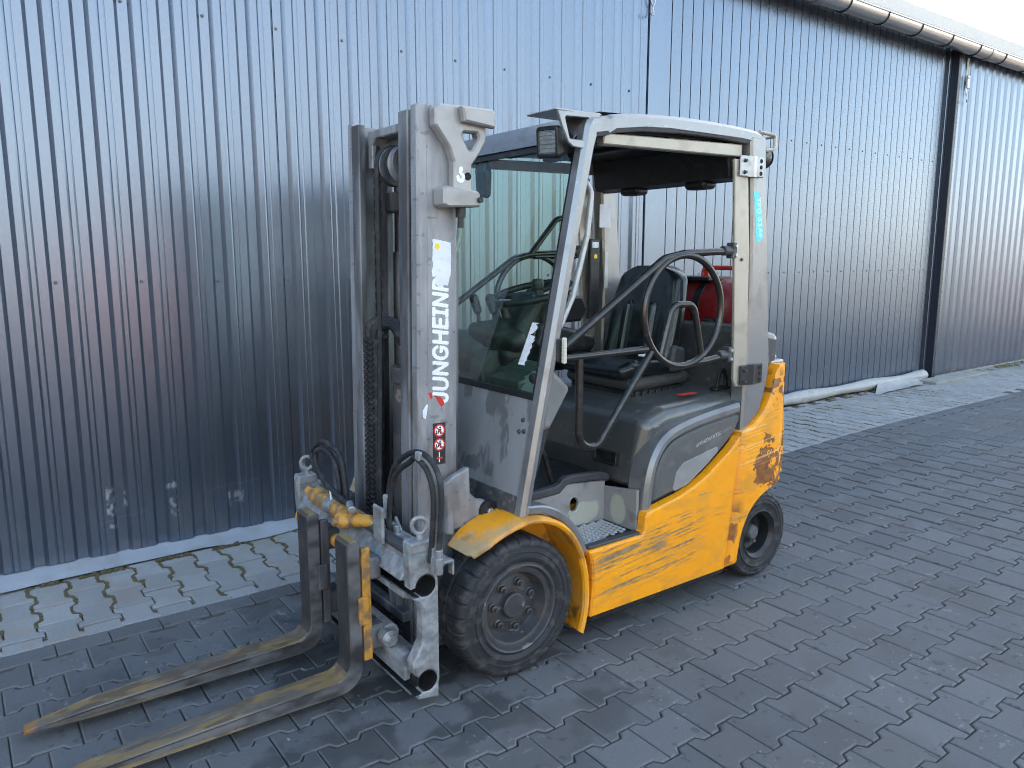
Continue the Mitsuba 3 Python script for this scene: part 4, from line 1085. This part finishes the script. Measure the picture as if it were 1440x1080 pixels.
for k, (x, y, z) in enumerate(((.225, .60, 1.335), (.275, .555, 1.335), (.31, .51, 1.31))):
    add(f'{DS}__lever', merge([cyl((x + .02, y, 1.2), (x + .01, y, z), .009, 10), spheres([(x + .01, y, z - .03, .018), (x, y + .012, z + .02, .020)], 8)]), 'black_plastic')
SW = fk('steering_wheel', moved(merge([tube([(.175 * math.cos(a), .175 * math.sin(a), 0) for a in np.linspace(0, 2 * math.pi, 49)[:-1]], .015, 12, closed=True), spheres([(0, 0, -.02, .04), (.03, 0, -.02, .03)], 8), cyl((0, 0, -.01), (.17, 0, 0), .013), cyl((0, 0, -.01), (-.09, .15, 0), .013), cyl((0, 0, -.01), (-.09, -.15, 0), .013)]),
    trimesh.transformations.translation_matrix([.475, .54, 1.375]) @ trimesh.transformations.rotation_matrix(math.radians(-14), [0, 1, 0])), 'black_plastic', 'black steering wheel with a spinner knob', 45)
add(f'{SW}__spinner_knob', merge([cyl((.40, .40, 1.37), (.40, .40, 1.405), .010, 10), lathe([(.001, .045), (.020, .043), (.027, .028), (.024, .004), (.012, 0)], (.40, .40, 1.395), 'z', 20)]), 'black_plastic')
add(f'{SW}__column', merge([spheres([(.455, .50, 1.33, .05), (.455, .58, 1.33, .05), (.33, .50, 1.12, .06), (.33, .58, 1.12, .06)], 10), cyl((.33, .54, 1.1), (.22, .54, .75), .045, 14)]), 'black_plastic')
fk('brake_lever', tube(fil([(.40, .30, .60), (.36, .30, .72), (.33, .31, .78)], .04), .012, 8), 'black_tube')

# ---- mast: two nested pairs of rails, a degree back from upright
MT = fk('mast', rbox(-.17, -.08, .30, .76, 1.93, 2.00, .01), 'rail_steel', 'worn grey two stage lift mast')
TILT = trimesh.transformations.rotation_matrix(math.radians(.9), [0, 1, 0], [-.26, .53, .6])
def mtilt(m): return moved(m, TILT)
scene[MT] = mikit.ply(mtilt(rbox(-.17, -.08, .30, .76, 1.93, 2.00, .01)), 'rail_steel', smooth=32)
def mst(name, mesh, bs, label=None, smooth=32): return add(f'{MT}__{name}', mtilt(mesh), bs, label, smooth)
def mboth(name, mesh, bs, label=None, smooth=32): mst(name, mesh, bs, label, smooth); mst(name, mirror(mesh), bs, None, smooth)
outer = Polygon([(-.258, .262), (-.250, .252), (-.222, .2505), (-.222, .249), (-.118, .249), (-.116, .253), (-.100, .255), (-.100, .300), (-.122, .300), (-.126, .266), (-.232, .266), (-.236, .298), (-.258, .298)])
mboth('outer_rail', extr(outer, 'z', .10, 2.035, .002), 'mast_steel', 'grey outer mast rail')
inner_r = Polygon([(-.266, .312), (-.262, .307), (-.128, .307), (-.124, .312), (-.124, .372), (-.148, .372), (-.150, .330), (-.236, .330), (-.240, .372), (-.262, .374), (-.266, .370)])
mboth('inner_rail', extr(inner_r, 'z', .07, 2.022, .002), 'rail_steel', 'dark worn inner mast rail')
mboth('rail_web', rbox(-.231, -.128, .267, .271, .12, 2.0, .0005), 'grey_paint')
cr = Polygon([(.37, 2.0), (.69, 2.0), (.69, 1.86), (.655, 1.86), (.655, 1.945), (.63, 1.968), (.43, 1.968), (.405, 1.945), (.405, 1.86), (.37, 1.86)])
mst('crosshead', extr(cr, 'x', -.225, -.150, .004), 'mast_steel', 'rounded crosshead between the rails')
for z in (1.70, .42): mst('crossbar', rbox(-.160, -.115, .372, .688, z, z + .075, .006), 'rail_steel')
sh = lathe([(.001, .0), (.020, .0), (.022, .006), (.050, .006), (.053, .0), (.070, -.001), (.072, .004), (.064, .012), (.064, .028), (.072, .036), (.070, .040), (.02, .041), (.001, .041)], (-.185, .535, 1.86), 'y', 40)
mst('sheave', sh, 'rail_steel', 'hose pulley at the mast top')
mst('sheave', moved(sh, trimesh.transformations.translation_matrix([0, -.10, 0])), 'rail_steel')
for y in (.550, .562):
    pts = [(-.115, y, .60), (-.115, y, 1.86)] + [(-.185 + .072 * math.cos(a), y, 1.86 + .072 * math.sin(a)) for a in np.linspace(0, math.pi, 14)] + [(-.257, y, 1.78), (-.252, y, 1.2), (-.262, y, .62)]
    mst('hose', tube(pts, .0065, 10), 'rubber')
# leaf chains
def chain(x, y0, y1, z0, z1, pitch):
    out = []
    L = 5; lk = (LineString([(0, -pitch * .5), (0, pitch * .5)]).buffer(.0075, 3))
    m0 = extr(lk, 'y', -.0016, .0016)
    k = 0; z = z0
    while z < z1:
        for j in range(L):
            if (j + k) % 2 == 0: out.append(moved(m0, trimesh.transformations.translation_matrix([x, y0 + (y1 - y0) * j / (L - 1), z])))
        out.append(cyl((x, y0 - .004, z + pitch * .5), (x, y1 + .004, z + pitch * .5), .0035, 6)); z += pitch; k += 1
    return merge(out)


mst('chain', chain(-.205, .640, .672, 1.29, 1.95, .022), 'rubber', None, False)
mst('chain', chain(-.205, .388, .420, 1.29, 1.95, .022), 'rubber', None, False)
# ribbed hose carrier on the lift carriage
rib = [rbox(-.252, -.205, .610, .700, .42, 1.215, .01)]
rib += [rbox(-.262, -.246, .617, .650, .44 + .0215 * k, .452 + .0215 * k, .003) for k in range(36)] + [rbox(-.262, -.246, .658, .692, .447 + .0215 * k, .459 + .0215 * k, .003) for k in range(36)]
mst('hose_carrier', merge(rib), 'rubber', 'black ribbed hose carrier on the lift cylinder', False)
mst('hose_carrier__hood', merge([tube(fil([(-.225, .675, 1.18), (-.235, .675, 1.26), (-.20, .64, 1.285), (-.17, .55, 1.26), (-.165, .52, 1.20)], .05), .024, 10), tube(fil([(-.225, .635, 1.18), (-.235, .635, 1.255), (-.19, .58, 1.275), (-.165, .50, 1.20)], .05), .020, 10)]), 'rubber')
mst('hose', tube([(-.245, .600, .42), (-.248, .600, .8), (-.243, .600, 1.20), (-.22, .58, 1.24)], .009, 10), 'rubber')
mst('hose', tube([(-.245, .582, .42), (-.242, .582, .8), (-.240, .580, 1.20), (-.22, .56, 1.23)], .009, 10), 'rubber')
mst('lift_cylinder', merge([cyl((-.165, .50, .25), (-.165, .50, 1.09), .058, 28, .006), cyl((-.165, .50, 1.05), (-.165, .50, 1.115), .066, 28, .008), cyl((-.165, .50, 1.1), (-.165, .50, 1.72), .026, 20)]), 'rim_paint', 'dark lift cylinder in the middle of the mast')
mboth('side_cylinder', merge([cyl((-.075, .335, .18), (-.075, .335, 1.55), .030, 20, .004), cyl((-.075, .335, 1.5), (-.075, .335, 1.95), .02, 16)]), 'rail_steel')
mst('backplate', rbox(-.075, -.065, .42, .64, .30, .95, .004), 'rail_steel')
# cast bracket at the near mast head
b0 = Polygon([(-.216, 2.020), (-.200, 2.035), (-.08, 2.040), (-.006, 2.036), (-.008, 1.930), (-.035, 1.885), (-.066, 1.845), (-.066, 1.70), (-.140, 1.70), (-.140, 1.850), (-.160, 1.90), (-.214, 1.965)])
tri = Polygon([(-.100, 1.950), (-.048, 1.952), (-.044, 1.938), (-.068, 1.898), (-.078, 1.898), (-.104, 1.938)])
mst('head_bracket', merge([extr(b0.buffer(-.012).buffer(.012).difference(tri.buffer(.003)), 'y', .205, .249, .006),
                           extr([(-.128, 2.030), (-.004, 2.034), (.008, 2.024), (.008, 1.972), (-.118, 1.982)], 'y', .172, .206, .006), extr([(-.200, 1.755), (-.186, 1.765), (-.062, 1.755), (-.050, 1.745), (-.050, 1.702), (-.185, 1.695), (-.200, 1.705)], 'y', .175, .249, .006)]), 'bracket_paint', 'pale cast bracket with a triangular hole at the mast head')
mst('head_bracket__pin', merge([cyl((-.108, .215, 1.63), (-.108, .215, 1.71), .011, 12), cyl((-.108, .215, 1.665), (-.108, .215, 1.705), .018, 12), cyl((-.055, .165, 1.725), (-.055, .185, 1.725), .010, 12)]), 'black_plastic')
mst('head_bracket__hole', lathe([(.001, -.0006), (.010, -.0006), (.0125, -.002), (.014, 0.0005)], (-.085, .2045, 1.805), 'y', 16), 'dark_hole')
hk = LineString(crv([(-.113, 1.828), (-.115, 1.815), (-.104, 1.805), (-.108, 1.790), (-.122, 1.790), (-.126, 1.800)], 24)).buffer(.0065).union(Point(-.113, 1.828).buffer(.008))
mst('head_bracket__hook_mark', extr(hk, 'y', .2036, .2049), 'white_print', 'white painted hook symbol')
# tilt bracket and pin at the foot of the mast, far one too
tb = Polygon([(-.185, .545), (-.185, .72), (-.15, .742), (-.085, .765), (-.078, .765), (-.074, .668), (-.045, .640), (.0, .628), (.028, .610), (.034, .585), (.022, .560), (-.02, .552), (-.09, .535)])
mboth('tilt_bracket', merge([extr(tb, 'y', .195, .228, .006), extr([(-.19, .54), (-.19, .68), (-.16, .62), (-.16, .53)], 'y', .17, .196, .006)]), 'mast_steel', 'grey tilt bracket at the foot of the mast')
mboth('tilt_pin', merge([lathe([(.001, -.03), (.020, -.03), (.023, -.026), (.036, -.024), (.038, -.018), (.038, .02)], (-.0, .205, .592), 'y', 28)]), 'black_plastic')
mst('tilt_pin__bolt', lathe([(.001, -.012), (.012, -.012), (.0145, -.009), (.0145, 0)], (0, .176, .592), 'y', 6), 'zinc', None, 20)
mst('foot', merge([rbox(-.16, .02, .25, .81, .28, .50, .02), rbox(-.24, -.10, .252, .31, .07, .12, .004), rbox(-.24, -.10, .75, .808, .07, .12, .004)]), 'rail_steel')

# ---- lettering and labels on the mast and cab
def letters(text, h, org, ux, uy, italic=0.0, depth=.0006, stretch=1.0, bold=True):
    """Raised lettering: runs along ux from org, capitals up along uy."""
    m = meshkit.text_mesh(text, h, depth, bold); v = np.array(m.vertices)
    v[:, 0] = (v[:, 0] + italic * v[:, 1]) * stretch
    ux, uy = np.array(ux, float), np.array(uy, float); uz = np.cross(ux, uy)
    return trimesh.Trimesh(np.array(org) + v[:, :1] * ux + v[:, 1:2] * uy + v[:, 2:] * uz, m.faces, process=False)


_t = meshkit.text_mesh('JUNGHEINR', .052, .0006, True); _L = _t.bounds[1][0]
_lt = letters('JUNGHEINRI', .061, (-.140, .2487, 1.002), (0, 0, 1), (-1, 0, 0), .16, .0006, .448 / (_L * .061 / .052), True)
mst('lettering', merge([moved(_lt, trimesh.transformations.translation_matrix(v)) for v in ((0, 0, 0), (.0016, -.00008, .0012), (-.0016, .00008, -.0012))]), 'white_print', 'white upright maker lettering', False)
fl = Polygon(crv([(-.196, 1.040), (-.172, 1.000), (-.160, .998), (-.156, 1.010), (-.168, 1.028), (-.196, 1.040)], 30)).buffer(0)
mst('lettering__flame', extr(fl, 'y', .2479, .2489), 'red_print', 'red drop mark below the lettering', False)
fl2 = Polygon(crv([(-.222, 1.05), (-.212, 1.028), (-.204, 1.035), (-.208, 1.05), (-.222, 1.05)], 20)).buffer(0)
mst('red_scrap', extr(fl2, 'y', .2479, .2489), 'red_print', None, False)
mst('torn_label', extr([(-.245, .985), (-.228, 1.01), (-.222, 1.005), (-.232, .955), (-.243, .962)], 'y', .2482, .2489), 'paper', 'torn scrap of a white label', False)
ed = [(-.205 + .006 * nn.random(), z) for z in np.linspace(1.59, 1.47, 14)] + [(-.196 + .008 * nn.random(), z) for z in np.linspace(1.46, 1.435, 5)] + [(-.172, 1.420), (-.155, 1.432), (-.140, 1.428), (-.136, 1.445), (-.128, 1.47), (-.128, 1.578), (-.15, 1.582), (-.185, 1.588)]
mst('paper_note', extr(Polygon(ed).buffer(0), 'y', .2470, .2480), 'paper', 'torn white paper over the end of the lettering', False)
mst('paper_note__dot', extr(Point(-.184, 1.565).buffer(.010), 'y', .2464, .2471), 'yellow_print', 'yellow dot on the paper', False)
stx0, stx1, stz0, stz1 = -.202, -.150, .782, .936
mst('warning_sticker', extr(sbox(stx0, stz0, stx1, stz1), 'y', .2480, .2489), 'black_print', 'black warning sticker with two red ring signs', False)
cxs = (stx0 + stx1) / 2
for zc in (.908, .856):
    mst('warning_sticker__disc', extr(Point(cxs, zc).buffer(.0205), 'y', .2476, .2481), 'white_print', None, False)
    mst('warning_sticker__ring', merge([extr(Point(cxs, zc).buffer(.0235).difference(Point(cxs, zc).buffer(.0180)), 'y', .2471, .2478), extr(LineString([(cxs - .013, zc + .013), (cxs + .013, zc - .013)]).buffer(.0024), 'y', .2470, .2476)]), 'red_print', None, False)
    mst('warning_sticker__figure', merge([extr(Point(cxs + .003, zc + .011).buffer(.0036), 'y', .2472, .2478), extr(Polygon([(cxs - .003, zc + .007), (cxs + .008, zc + .006), (cxs + .007, zc - .014), (cxs + .003, zc - .014), (cxs + .002, zc - .002), (cxs - .006, zc - .013), (cxs - .009, zc - .011)]), 'y', .2472, .2478), extr(sbox(cxs - .014, zc - .016, cxs - .0105, zc + .002), 'y', .2472, .2478)]), 'black_print', None, False)
mst('warning_sticker__marks', merge([extr(sbox(cxs - .002, .790, cxs + .002, .828), 'y', .2474, .2481)]), 'white_print', None, False)
mst('warning_sticker__arrows', merge([extr(Polygon([(cxs - .016, .806), (cxs - .006, .812), (cxs - .006, .808), (cxs + .006, .808), (cxs + .006, .812), (cxs + .016, .806), (cxs + .006, .800), (cxs + .006, .803), (cxs - .006, .803), (cxs - .006, .800)]), 'y', .2470, .2475)]), 'red_print', None, False)
# type sticker on the rear pillar: letters turned to read downwards
ts = Polygon([(1.286, 1.800), (1.314, 1.803), (1.322, 1.79), (1.358, 1.625), (1.356, 1.612), (1.328, 1.590), (1.318, 1.598)]).buffer(.003)
fk('type_sticker', extr(ts, 'y', .0212, .0222), 'turquoise_print', 'turquoise type sticker on the rear pillar', False)
dn = np.array([.185, 0, -.983]); upv = np.array([.983, 0, .185])
fk('type_sticker__lettering', letters('TFG 316s', .024, (1.303, .0212, 1.782), dn, upv, .15, .0006, .173 / (meshkit.text_mesh('TFG 316s', .024, .001, True).bounds[1][0]), True), 'pale_turquoise', None, False)
tx = np.array([.975, 0, .222]); tz = np.array([-.222, 0, .975])
fk('cover_lettering', letters('HYDROSTATIC', .015, (.985, .0300, .716), tx, tz, 0, .0006, .165 / (meshkit.text_mesh('HYDROSTATIC', .015, .001, False).bounds[1][0]), False), 'grey_print', 'faded lettering on the engine cover', False)
fk('cover_lettering', letters('DRIVE', .013, np.array((.985, .0300, .716)) + tx * .175, tx, tz, 0, .0006, .065 / (meshkit.text_mesh('DRIVE', .013, .001, False).bounds[1][0]), False), 'vent_plastic', None, False)

# ---- fork carriage with positioner
CA = fk('carriage', merge([rbox(-.40, -.33, .06, .99, .50, .52, .004)]), 'galvanised', 'battered grey fork carriage with positioner')
def ca(name, mesh, bs='galvanised', label=None, smooth=32): return add(f'{CA}__{name}', mesh, bs, label, smooth)
top = Polygon([(-.430, .40), (-.395, .385), (-.345, .385), (-.332, .40), (-.332, .545), (-.345, .553), (-.405, .520), (-.440, .470)])
slot = Point(-.370, .446).buffer(.038).union(Polygon([(-.375, .445), (-.46, .470), (-.46, .435), (-.385, .405)]))
ca('top_beam', extr(top.difference(slot), 'y', .065, .99, .005))
bot = Polygon([(-.430, .15), (-.335, .15), (-.335, .045), (-.41, .04), (-.43, .07)])
slot2 = Point(-.370, .104).buffer(.038).union(Polygon([(-.376, .10), (-.46, .10), (-.46, .06), (-.385, .063)]))
ca('bottom_beam', extr(bot.difference(slot2), 'y', .065, .99, .005))
for sl_ in (slot, slot2): ca('beam_liner', extr(sl_.difference(sl_.buffer(-.003)).difference(sbox(-.6, 0, -.418, 1)), 'y', .02, .985), 'dark_hole')
ep = Polygon([(-.430, .590), (-.422, .600), (-.345, .570), (-.330, .560), (-.326, .03), (-.404, .045), (-.404, .060), (-.36, .085), (-.420, .140), (-.425, .180), (-.405, .215), (-.386, .250), (-.382, .360), (-.392, .385), (-.425, .415), (-.430, .50)])
hole_t = Point(-.370, .446).buffer(.038); hole_b = Point(-.370, .104).buffer(.038)
ep = ep.difference(hole_t).difference(hole_b).difference(Polygon([(-.38, .45), (-.46, .44), (-.46, .395), (-.385, .415)])).difference(Polygon([(-.38, .105), (-.46, .12), (-.46, .065), (-.385, .075)]))
epm = extr(ep, 'y', .015, .066, .006)
ca('end_plate', epm, 'galvanised', 'battered end plate with two keyhole cut outs'); ca('end_plate', moved(epm, trimesh.transformations.translation_matrix([0, .975, 0])))
for y0 in (.010, .985):
    ca('end_block', merge([rbox(-.428, -.345, y0, y0 + .06, .565, .605, .006), rbox(-.335, -.305, y0 + .02, y0 + .06, .46, .56, .005)]))
    yy = y0 + .03
    ca('eye_bolt', merge([tube([(-.378 + .025 * math.sin(a) * .93, yy - .025 * math.sin(a) * .37, .652 + .027 * math.cos(a)) for a in np.linspace(0, 2 * math.pi, 33)[:-1]], .0075, 10, closed=True), cyl((-.378, yy, .60), (-.378, yy, .625), .011, 12)]), 'galvanised')
ca('bridge_plate', merge([extr([(-.415, .555), (-.33, .555), (-.31, .535), (-.31, .515), (-.40, .510)], 'y', .09, .34, .004), extr([(.09, .535), (.34, .535), (.30, .60), (.26, .56), (.12, .56)], 'x', -.335, -.322, .003)]))
ca('bracket_tab', rbox(-.432, -.420, .205, .275, .545, .675, .004), 'galvanised', 'upright grey stop tab on the carriage')
ca('hose_plate', rbox(-.33, -.262, .02, .14, .50, .512, .003)); ca('hose_plate', rbox(-.264, -.255, .02, .05, .455, .51, .003))
for y, z in ((.17, .562), (.31, .563), (.125, .566)): ca('plate_bolt', cyl((-.37, y, z - .01), (-.37, y, z + .006), .009, 6, .002), 'zinc')
# positioner cylinder on top (yellow), its rod, and the lower bar
PC = ca('positioner_cylinder', merge([cyl((-.420, .46, .565), (-.420, .815, .565), .036, 28, .004), cyl((-.420, .80, .565), (-.420, .90, .565), .018, 16)]), 'plate_paint', 'worn yellow positioner cylinder')
add(f'{PC}__label', lathe([(.0362, 0), (.0368, .0005), (.0368, .06), (.0362, .0605)], (-.420, .61, .565), 'y', 32), 'galvanised', 'pale worn sticker round the cylinder')
add(f'{PC}__clevis', merge([spheres([(-.455, .475, .565, .034), (-.420, .475, .565, .034), (-.455, .455, .565, .032)], 10), spheres([(-.44, .46, .567, .026), (-.40, .37, .578, .022), (-.40, .345, .578, .018)], 10)]), 'plate_paint')
add(f'{PC}__bolt', merge([lathe([(.001, -.018), (.013, -.018), (.016, -.014), (.016, -.003), (.024, -.001), (.024, .006)], (-.486, .462, .567), 'x', 6)]), 'plate_paint', None, 15)
add(f'{PC}__rod', cyl((-.395, .08, .556), (-.398, .40, .562), .021, 18), 'rim_paint')
ca('lower_bar', merge([cyl((-.415, .20, .215), (-.415, .90, .215), .036, 24, .004), cyl((-.40, .09, .155), (-.40, .95, .155), .030, 20)]), 'galvanised', 'worn grey lower positioner bar')
ca('lower_bar__bolt', merge([cyl((-.43, .165, .213), (-.43, .21, .213), .030, 24, .004), cyl((-.43, .145, .213), (-.43, .17, .213), .019, 6, .002)]), 'zinc')
ca('upper_bar', cyl((-.445, .30, .455), (-.445, .93, .455), .026, 18), 'plate_paint')
ca('inner_plate', merge([extr([(.36, .20), (.42, .20), (.47, .42), (.40, .42)], 'x', -.30, -.27, .004), extr([(.64, .20), (.70, .20), (.66, .42), (.60, .42)], 'x', -.30, -.27, .004), rbox(-.31, -.27, .30, .76, .18, .22, .004)]), 'rail_steel')
hz = [(-.36, .292, .52), (-.355, .305, .66), (-.35, .265, .79), (-.345, .160, .865), (-.345, .065, .885), (-.345, -.015, .855), (-.345, -.050, .775), (-.345, -.035, .62), (-.35, -.03, .55)]
HS = ca('hose', tube(crv(hz, 60), .0098, 12), 'rubber', 'black hydraulic hose loop on the near carriage end', 50)
ca('hose', tube(crv([(x - .012, y - .032 if i < 4 else y + .030, z - .018) for i, (x, y, z) in enumerate(hz)], 60), .0098, 12), 'rubber', None, 50)
ca('hose_clip', merge([rbox(-.366, -.338, .055, .085, .855, .892, .004), rbox(-.375, -.352, .285, .31, .60, .69, .004)]), 'galvanised')
for y in (-.035, .292, -.005, .26): ca('hose_fitting', merge([cyl((-.35, y, .50), (-.35, y, .585), .014, 12, .002), cyl((-.35, y, .53), (-.35, y, .555), .018, 6)]), 'zinc')
hf = [(-.40, .86, .585), (-.40, .905, .655), (-.40, .885, .735), (-.40, .80, .780), (-.40, .695, .795), (-.40, .610, .780), (-.40, .565, .705), (-.40, .575, .60)]
ca('hose', tube(crv([(-.42, .54, .60), (-.42, .62, .610), (-.415, .74, .640), (-.41, .86, .690), (-.40, .885, .735), (-.40, .80, .790), (-.40, .69, .795), (-.40, .605, .765), (-.40, .575, .68), (-.40, .56, .58)], 60), .0105, 12), 'rubber', 'black hydraulic hose loop on the far carriage end', 50)
ca('hose', tube(crv([(-.44, .42, .622), (-.43, .55, .625), (-.425, .70, .650), (-.42, .80, .700), (-.415, .81, .750), (-.41, .74, .770), (-.41, .66, .755), (-.41, .61, .69), (-.41, .60, .59)], 60), .0105, 12), 'rubber', None, 50)
ca('hose_fitting', cyl((-.45, .405, .618), (-.43, .47, .622), .015, 12, .003), 'zinc'); ca('hose_fitting', cyl((-.42, .66, .635), (-.43, .63, .59), .010, 10), 'zinc')


def fork(yc, leaf):
    pf = [(-1.500, .030), (-1.495, .046), (-1.30, .068), (-.90, .084), (-.62, .086)]
    inner_c = [(-.5605 - .062 * (1 - math.sin(a)), .086 + .062 * (1 - math.cos(a))) for a in np.linspace(0, math.pi / 2, 8)]
    pf += inner_c + [(-.561, .565), (-.551, .578), (-.522, .578), (-.513, .570), (-.513, .120)]
    outer_c = [(-.513 - .085 * (1 - math.cos(a)), .120 - .085 * math.sin(a)) for a in np.linspace(0, math.pi / 2, 8)]
    pf += outer_c + [(-.90, .034), (-1.30, .030)]
    def tap(W):
        W = W.copy(); k = np.interp(-W[:, 0], [.75, 1.30, 1.44, 1.50], [1, .78, .62, .40]); W[:, 1] = yc + (W[:, 1] - yc) * k + .012 * np.clip(-W[:, 0] - .6, 0, 1); return W
    p = Polygon(pf)
    # split long edges so that the taper bends smoothly
    p = p.segmentize(.06)
    K = ca('fork', extr(p, 'y', yc - .051, yc + .051, .004, fn=tap), 'fork_steel', 'black worn steel fork with yellow and rust on top', 28)
    a, b, c = leaf
    add(f'{K}__hanger', merge([rbox(-.509, -.478, yc - .054, yc - .030, .135, .545, .003)]), b, None, 20)
    add(f'{K}__guide', merge([rbox(-.528, -.492, yc - .066, yc - .050, .275, .375, .003)]), b, None, 20)
    add(f'{K}__claw', rbox(-.512, -.43, yc - .045, yc + .045, .42, .50, .008), 'rail_steel'); add(f'{K}__claw', rbox(-.512, -.42, yc - .045, yc + .045, .16, .25, .008), 'rail_steel')
    return K


fork(.262, (0, 'plate_paint', 0))
K2 = fork(.615, (0, 'rail_steel', 0))
labels[f'{FK}__carriage__fork_001']['label'] = 'far black worn steel fork with a rusty tip'

# ---- gas bottle strapped behind the seat
GB = thing('gas_bottle', 'dark red gas bottle strapped on its side behind the forklift seat', 'gas bottle')
add(f'{GB}__tank', lathe([(.001, 0), (.08, .006), (.125, .035), (.148, .08), (.15, .12), (.15, .56), (.146, .60), (.12, .645), (.08, .67), (.03, .68), (.001, .68)], (1.55, .20, 1.272), 'y', 48), 'red_bottle', None, 40)
add(f'{GB}__strap', lathe([(.151, 0), (.154, .002), (.154, .043), (.151, .045)], (1.55, .40, 1.272), 'y', 48), 'black_plastic')
add(f'{GB}__strap', lathe([(.151, 0), (.154, .002), (.154, .043), (.151, .045)], (1.55, .68, 1.272), 'y', 48), 'black_plastic')
add(f'{GB}__clamp', merge([rbox(1.42, 1.60, .36, .62, 1.412, 1.432, .004)]), 'black_plastic')
add(f'{GB}__collar', merge([tube(fil([(1.50, .46, 1.41), (1.50, .46, 1.475), (1.50, .26, 1.475), (1.50, .26, 1.40)], .03), .011, 10), extr([(.42, 1.41), (.47, 1.41), (.455, 1.465), (.43, 1.465)], 'x', 1.495, 1.51, .003)]), 'red_bright', 'bright red carrying handle')
add(f'{GB}__cradle', merge([rbox(1.38, 1.66, .30, .36, 1.17, 1.235, .01), rbox(1.38, 1.66, .72, .78, 1.17, 1.235, .01), rbox(1.45, 1.60, .2, .9, 1.15, 1.19, .01)]), 'black_plastic')
